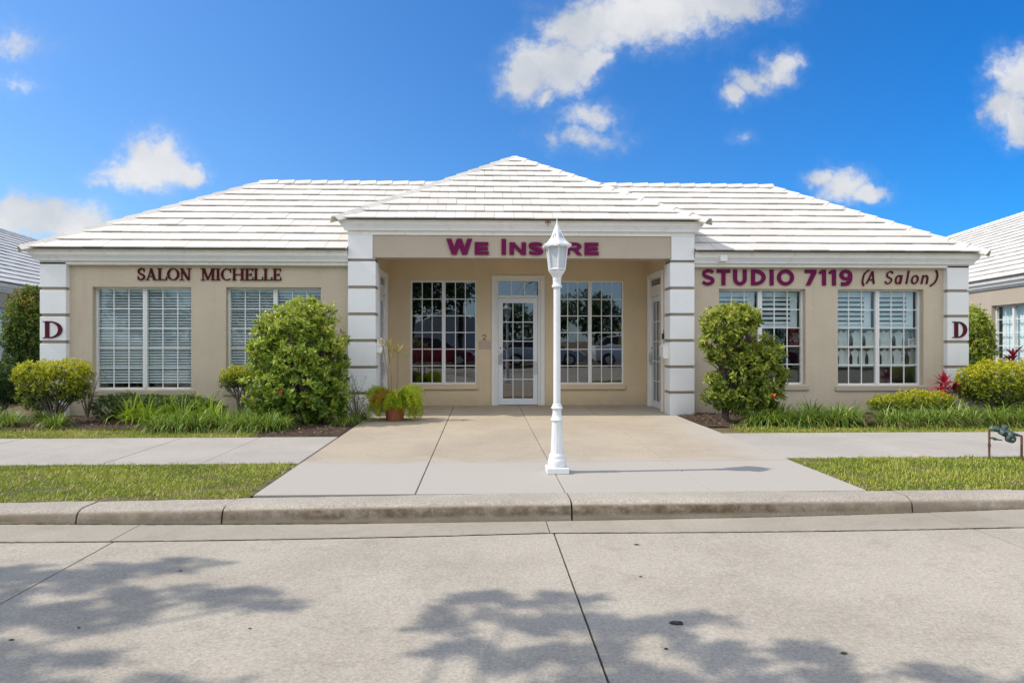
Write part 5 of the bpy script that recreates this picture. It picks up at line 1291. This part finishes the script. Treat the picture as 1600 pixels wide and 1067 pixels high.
for i_, (px, py) in enumerate(sorted(((15, 667), (-12, 664), (88, 668), (70, 660)))): plant('g', px, py, rnd.uniform(.8, .95), G1[0].format(o=ORD[i_]), G1[1])
G2 = ('broad-bladed yellow-green clump under the first window, {o} from the left', 'yellow-green clumps under the first window')
for i_, (px, py) in enumerate(sorted(((205, 662), (232, 664), (258, 658), (283, 664), (305, 657), (328, 663), (222, 652), (268, 650), (318, 650)))): plant('y', px, py, rnd.uniform(.75, 1.05), G2[0].format(o=ORD[i_]), G2[1])
G3 = ('fine-bladed liriope clump before the big bush row, {o} from the left', 'liriope clumps in front of the large bush')
for i_, (px, py) in enumerate(sorted(((305, 671), (345, 668), (370, 672), (395, 672), (418, 673), (440, 670), (382, 660), (275, 672), (247, 672), (410, 660)))): plant('g', px, py, rnd.uniform(.75, 1.0), G3[0].format(o=ORD[i_]), G3[1])
G4 = ('dark liriope clump right of the topiary, {o} from the left', 'liriope clumps right of the topiary')
for i_, (px, py) in enumerate(sorted(((1180, 664), (1205, 664), (1232, 664), (1258, 664), (1285, 665), (1310, 664), (1330, 663), (1218, 655), (1270, 655), (1300, 654)))): plant('g', px, py, rnd.uniform(.8, 1.05), G4[0].format(o=ORD[i_]), G4[1])
G5 = ('straw-based liriope clump below the golden mound, {o} from the left', 'straw-based liriope clumps on the right')
for i_, (px, py) in enumerate(sorted(((1385, 664), (1402, 665), (1422, 665), (1440, 664), (1458, 665), (1478, 664), (1498, 664), (1518, 663), (1410, 655), (1450, 655), (1490, 654)))): plant('d', px, py, rnd.uniform(.8, 1.0), G5[0].format(o=ORD[i_]), G5[1])
G6 = ('straw-based liriope clump before the golden hedge, {o} from the left', 'liriope clumps before the golden hedge')
for i_, (px, py) in enumerate(sorted(((1555, 664), (1575, 663), (1595, 664), (1615, 662), (1565, 654), (1590, 652)))): plant('d', px, py, rnd.uniform(.85, 1.05), G6[0].format(o=ORD[i_]), G6[1])
G7 = ('small tufted clump between bush and fern pot, {o} from the left', 'small tufts beside the fern pot')
for i_, (px, py) in enumerate(sorted(((548, 662), (560, 655), (535, 665)))): plant('s', px, py, rnd.uniform(.8, 1.1), G7[0].format(o=ORD[i_]), G7[1])


# ------------------------------------------------------------------ neighbouring buildings
def neighbour(label, org, ang, x0, x1, wins, dp):
    b = thing('neighbouring_building', org, label, 'building', rz=ang); yw = .18
    mb = MB(); wall(mb, x0 + .18, x1 - .18, -.1, 2.75, wins, yw, .1)
    for a, c in ((x0 + .18, 1), (x1 - .18, -1)): mb.quad((a, yw, -.1), (a, yw + dp - .36, -.1), (a, yw + dp - .36, 2.75), (a, yw, 2.75))
    mb.quad((x0 + .18, dp - .18, -.1), (x1 - .18, dp - .18, -.1), (x1 - .18, dp - .18, 2.75), (x0 + .18, dp - .18, 2.75)); obj('wall', mb, STUCCO_BEAM, b)
    mb = MB(); mb.box(x0 + .3, x1 - .3, 2.0, 2.05, 0, 2.6); obj('interior_wall', mb, ROOM, b)
    fa, fc = MB(), MB(); cornice(fa, fc, x0 + .18, x1 - .18, yw - .03, dp - .18, 2.80, (.095, .092, .055)); o = obj('fascia', fa, FASCIA, b); obj('moulding', fc, CORNICE, o)
    hip_roof(b, x0, x1, 0, dp, 2.788, PIT, dp / 2 - .1, dp / 2 - .1)
    for i, q in enumerate(wins): window(b, Matrix.Translation((q[0], yw + .1, q[2])), q[1] - q[0], q[3] - q[2], 5, 'curtain', GLASSN, sill=.03, cols=2)
    return b
aL = math.atan2(2.1, -.40); aR = math.atan2(-2.39, -.54)
def loc_on(px, py, org, ang, yl):
    """where the sight line meets a plane of a neighbour (local x, z)"""
    d = ray(px, py); ex = (math.cos(ang), math.sin(ang)); ey = (-math.sin(ang), math.cos(ang))
    den = d[0] * ey[0] + d[1] * ey[1]; t = (org[0] * ey[0] + org[1] * ey[1] + yl) / den; P = (d[0] * t - org[0], d[1] * t - org[1]); return P[0] * ex[0] + P[1] * ex[1], HC + t * d[2]
oL = (-12.6, 17.7, 0); oR = (12.39, 14.67, 0)
a = loc_on(1, 480, oL, aL, .28); b = loc_on(43, 480, oL, aL, .28)
print('left nb win', a, b)
wL = (min(a[0], b[0]) - .6, max(a[0], b[0]), .45, 2.15)
neighbour('neighbouring tan building with white tiled roof at the far left', oL, aL, -7, 22, [wL], 9.2)
a = loc_on(1556, 477, oR, aR, .28); b = loc_on(1598, 560, oR, aR, .28); c = loc_on(1528, 480, oR, aR, .28)
print('right nb win', a, b, c)
wr = (a[0], a[0] + 1.6, .45, 2.15)
neighbour('neighbouring cream building with white tiled roof at the far right', oR, aR, -20, 7, [wr, (a[0] - 2.4, a[0] - .8, .45, 2.15)], 9.8)

# ------------------------------------------------------------------ across the street (seen in the panes) and the shade trees
gm = MB(); gm.quad((-60, -16, -.10), (60, -16, -.10), (60, -6.5, -.10), (-60, -6.5, -.10)); gm.box(-60, 60, -6.7, -6.5, -.3, -.04); obj('far_verge', gm, GROUNDG, kind='structure')
gm = MB(); gm.quad((-60, -40, -.09), (60, -40, -.09), (60, -16, -.09), (-60, -16, -.09)); obj('parking_lot', gm, mat('asphalt', (.06, .06, .06), .9), kind='structure')
CARW = {}
def car(X, Y, rz, col, label, tall=0.):
    t = thing('parked_car', (X, Y, -.15 if Y > -6.4 else -.09), label, 'car', 'cars parked across the street', rz)
    m = mat('car_paint', col, .25, .02, 3, spec=.6); L_, Wd = 4.5, 1.8
    def loft(secs, mm, nm, par):
        q = MB(); vs = []; n = 0
        for x, hw, z0, z1, rr in secs:
            ring = [(x, -hw, z0), (x, -hw - .0, z0 + (z1 - z0) * .55), (x, -hw + rr * .5, z1 - rr * .4), (x, -hw + rr * 1.6, z1), (x, hw - rr * 1.6, z1), (x, hw - rr * .5, z1 - rr * .4), (x, hw, z0 + (z1 - z0) * .55), (x, hw, z0)]
            n = len(ring); vs += ring
        fs = [(k * n + i, k * n + (i + 1) % n, (k + 1) * n + (i + 1) % n, (k + 1) * n + i) for k in range(len(secs) - 1) for i in range(n)] + [tuple(range(n)), tuple((len(secs) - 1) * n + i for i in range(n))[::-1]]
        q.add(vs, fs); return obj(nm, q, mm, par, smooth='auto')
    h = tall
    loft([(-2.25, .70, .35, .75 + h, .1), (-2.1, .85, .25, .92 + h, .12), (-1.2, .9, .22, .98 + h, .12), (0, .9, .22, .96 + h, .12), (1.0, .9, .22, .93 + h, .12), (1.9, .86, .24, .80 + h, .12), (2.2, .72, .3, .62 + h, .1)], m, 'body', t)
    loft([(-1.95, .66, .9 + h, .98 + h, .05), (-1.45, .66, .9 + h, 1.38 + h, .12), (-.4, .68, .9 + h, 1.46 + h, .12), (.35, .68, .9 + h, 1.42 + h, .12), (1.15, .70, .88 + h, .95 + h, .05)], BLACKP, 'cabin_glass', t)
    loft([(-1.35, .60, 1.37 + h, 1.40 + h, .03), (-.4, .62, 1.44 + h, 1.48 + h, .03), (.3, .60, 1.41 + h, 1.44 + h, .03)], m, 'roof', t)
    for x in (-1.4, 1.35):
        for s in (-1, 1):
            q = MB(Matrix.Translation((x, s * .82, .33)) @ Matrix.Rotation(R(90), 4, 'X')); q.lathe([(.33, -.1), (.335, 0), (.33, .1)], 20); wh = obj('wheel', q, BLACKP, t)
            q = MB(Matrix.Translation((x, s * .82, .33)) @ Matrix.Rotation(R(90), 4, 'X')); q.lathe([(.2, -.108), (.2, .108)], 12); obj('rim', q, STEEL, wh)
    for s in (-1, 1): q = MB(); q.bbox(2.05, 2.24, s * .62 - .14, s * .62 + .14, .52 + h * .6, .66 + h * .6, .02); obj('headlight', q, WHITEP, t)
    return t
car(-2.6, -8.4, 0, (.35, .01, .02), 'red car parked across the street'); car(3.1, -8.6, 0, (.45, .47, .5), 'silver car parked across the street')
car(7.9, -8.6, 0, (.75, .76, .78), 'white car parked across the street', .12); car(-8.2, -8.4, math.pi, (.05, .08, .14), 'dark blue car parked across the street', .1); car(12.9, -8.4, 0, (.3, .01, .02), 'dark red car parked across the street')
vn = thing('white_shed', (-2.0, -19, 0), 'white shed across the street', 'shed'); q = MB(); q.box(-2.5, 2.2, -1.5, 1.5, -.09, 2.2); obj('wall', q, PLAST, vn); q = MB(); q.prism([(-2.7, 2.2), (2.4, 2.2), (-.1, 3.3)], (0, 1.7, 0), (1, 0, 0), (0, 0, 1), 3.4); obj('roof', q, PLAST, vn)

def tree(X, Y, h, blobs, label, sprays=(), nspray=0, m=LEAF_OAK, ncl=900, per=12, L=.10, trunk=.22, cat='tree', name='oak_tree', group=None, fill=1.0):
    t = thing(name, (X, Y, -.09), label, cat, group)
    q = MB(); q.tube([(0, 0, -.1), (.02, .01, h * .3), (.08, 0, h * .6)], [trunk, trunk * .75, trunk * .6], 10)
    for b in blobs:
        v = Vector(b[:3]); s = Vector((.06, 0, h * rnd.uniform(.4, .6))); q.tube([s, s.lerp(v, .5) + Vector((0, 0, .15)), v], [trunk * .2, trunk * .1, trunk * .03], 7)
        twg = 5
        for i in range(twg):
            e = v + Vector((rnd.gauss(0, .6) * b[3], rnd.gauss(0, .6) * b[4], rnd.gauss(0, .5) * b[5])); q.tube([s.lerp(v, .7), v.lerp(e, .5), e], [trunk * .1, trunk * .06, trunk * .02], 5)
    obj('trunk', q, BARK, t)
    foliage('crown', blobs, ncl, per, L, m, t, shell=fill, gaps=.35, lumps=.2, spread=1.1)
    if sprays:
        sm = []; q = MB(); s = Vector((.06, 0, h * .55))
        for b in sprays:
            v = Vector(b[:3]); q.tube([s, s.lerp(v, .5) + Vector((0, 0, .2)), v], [.035, .02, .01], 6)
            for i in range(max(3, int(b[3] * b[4] * 190))):
                a = rnd.uniform(0, 6.28); rr = math.sqrt(rnd.random()); c = (b[0] + b[3] * rr * math.cos(a), b[1] + b[4] * rr * math.sin(a), b[2] + rnd.uniform(-.2, .2))
                k = rnd.uniform(.04, .10); sm.append((*c, k * 1.35, k * .75, k * .5)); q.tube([v, v.lerp(Vector(c), .5), c], [.008, .006, .003], 4)
        obj('branch', q, BARK, t); foliage('branch_foliage', sm, nspray, 8, L, m, t, shell=1., gaps=.0, lumps=.1, spread=1.1)
    return t
# shade: sprays of oak reaching over the road, left of the camera
def spray(sx_, sy_, z, rx, ry, rz=.28):       # blob whose shadow falls at sx_, sy_ on the road
    k = (z + .13) / math.tan(SUN_EL); return (sx_ - k * math.cos(SUN_AZ), sy_ - k * math.sin(SUN_AZ), z, rx, ry, rz)
SPR = [spray(-3.0, 3.9, 5.0, .8, .30), spray(-2.4, 4.15, 5.1, .55, .16), spray(-2.5, 3.45, 4.9, .7, .22), spray(-1.75, 3.72, 4.9, .55, .15), spray(-1.25, 3.62, 4.8, .35, .06), spray(-2.0, 4.3, 5.0, .28, .07), spray(-3.3, 3.2, 4.7, .8, .3), spray(-2.2, 3.0, 4.7, .5, .16),
       spray(-3.9, 3.6, 5, .9, .5), spray(-1.5, 2.75, 4.6, .5, .12), spray(-3.0, 2.6, 5, .9, .25)]
b0 = (-9.5, 1.0)
tree(b0[0], b0[1], 6.5, [(-1.5, -1.5, 6.2, 1.8, 1.8, 1.0), (1, -2.5, 6, 1.6, 1.4, .9)], 'oak tree standing beside the road to the left, out over the lane', ncl=1400, per=10, L=.085, sprays=[(a - b0[0], b - b0[1], c + .09, d, e, f) for a, b, c, d, e, f in SPR], nspray=1650)
SPR2 = [spray(.15, 3.62, 4.6, .42, .14), spray(-.15, 3.35, 4.5, .3, .10), spray(.75, 3.35, 4.5, .55, .16), spray(.25, 3.05, 4.5, .5, .13), spray(1.2, 3.05, 4.4, .45, .12), spray(1.0, 2.75, 4.4, .7, .14), spray(1.75, 2.78, 4.3, .4, .06), spray(-.2, 2.6, 4.4, .4, .10), spray(.5, 2.3, 4.4, .9, .25), spray(2.3, 2.62, 4.3, .3, .04), spray(1.6, 2.2, 4.3, .8, .2)]
b1 = (-4.2, -1.5)
tree(b1[0], b1[1], 5.6, [(-1, -1, 5.4, 1.4, 1.4, .9), (.8, -1.6, 5.2, 1.3, 1.2, .8)], 'smaller oak tree standing beside the road behind the camera', ncl=1000, per=10, L=.08, sprays=[(a - b1[0], b - b1[1], c + .09, d, e, f) for a, b, c, d, e, f in SPR2], nspray=1450)
TG = 'trees across the street'
ORD2 = ['tall dark', 'tall narrow', 'low round', 'low spreading', 'far small', 'far rounded', 'low wide', 'distant right', 'distant middle', 'distant left']
for i, (X, Y, h, s, tall) in enumerate(((-4.2, -13, 6, 2.2, 1), (-1.4, -14.5, 6.5, 1.9, 1), (-9.5, -24, 4, 2.4, 1), (-15, -22, 3.6, 2.4, 1), (9, -26, 4, 2.4, 0), (5, -28, 3.6, 2.2, 0), (14, -26, 3.8, 2.6, 1), (22, -24, 4, 2.6, 1), (1.5, -29, 3.6, 2.2, 0), (-22, -22, 3.8, 2.6, 1))):
    tree(X, Y, h, [(rnd.uniform(-1, 1), rnd.uniform(-1, 1), h * (.62 + .1 * j), s * rnd.uniform(.6, .9), s * .8, s * .5) for j in range(5)], ORD2[i] + ' broadleaf tree in the row across the street', ncl=650, per=8, L=.26, trunk=.2, group=TG, fill=.5)
# palm across the street
t = thing('palm_tree', (3.9, -20, -.09), 'palm tree across the street', 'palm tree'); q = MB(); q.tube([(0, 0, 0), (.1, 0, 3), (.0, 0, 5.6)], [.2, .15, .13], 10); obj('trunk', q, BARK, t)
P = []; D = []; L_ = []
for k in range(26):
    az = rnd.uniform(0, 6.28); el = rnd.uniform(-.3, 1.2); p = Vector((0, 0, 5.6))
    for j in range(16):
        d_ = Vector((math.cos(az) * math.cos(el), math.sin(az) * math.cos(el), math.sin(el))); p = p + d_ * .12; el -= .09
        for s in (-1, 1): P.append(tuple(p)); D.append(tuple(d_ * .5 + Vector((-math.sin(az), math.cos(az), -.4)) * s)); L_.append(.5 - .02 * j)
L_ = np.array(L_); leaf_mesh('crown', np.array(P), np.array(D), np.tile([0, 0, 1.], (len(P), 1)), L_, L_ * .09, rng.random(len(P)), LEAF_OAK, t)
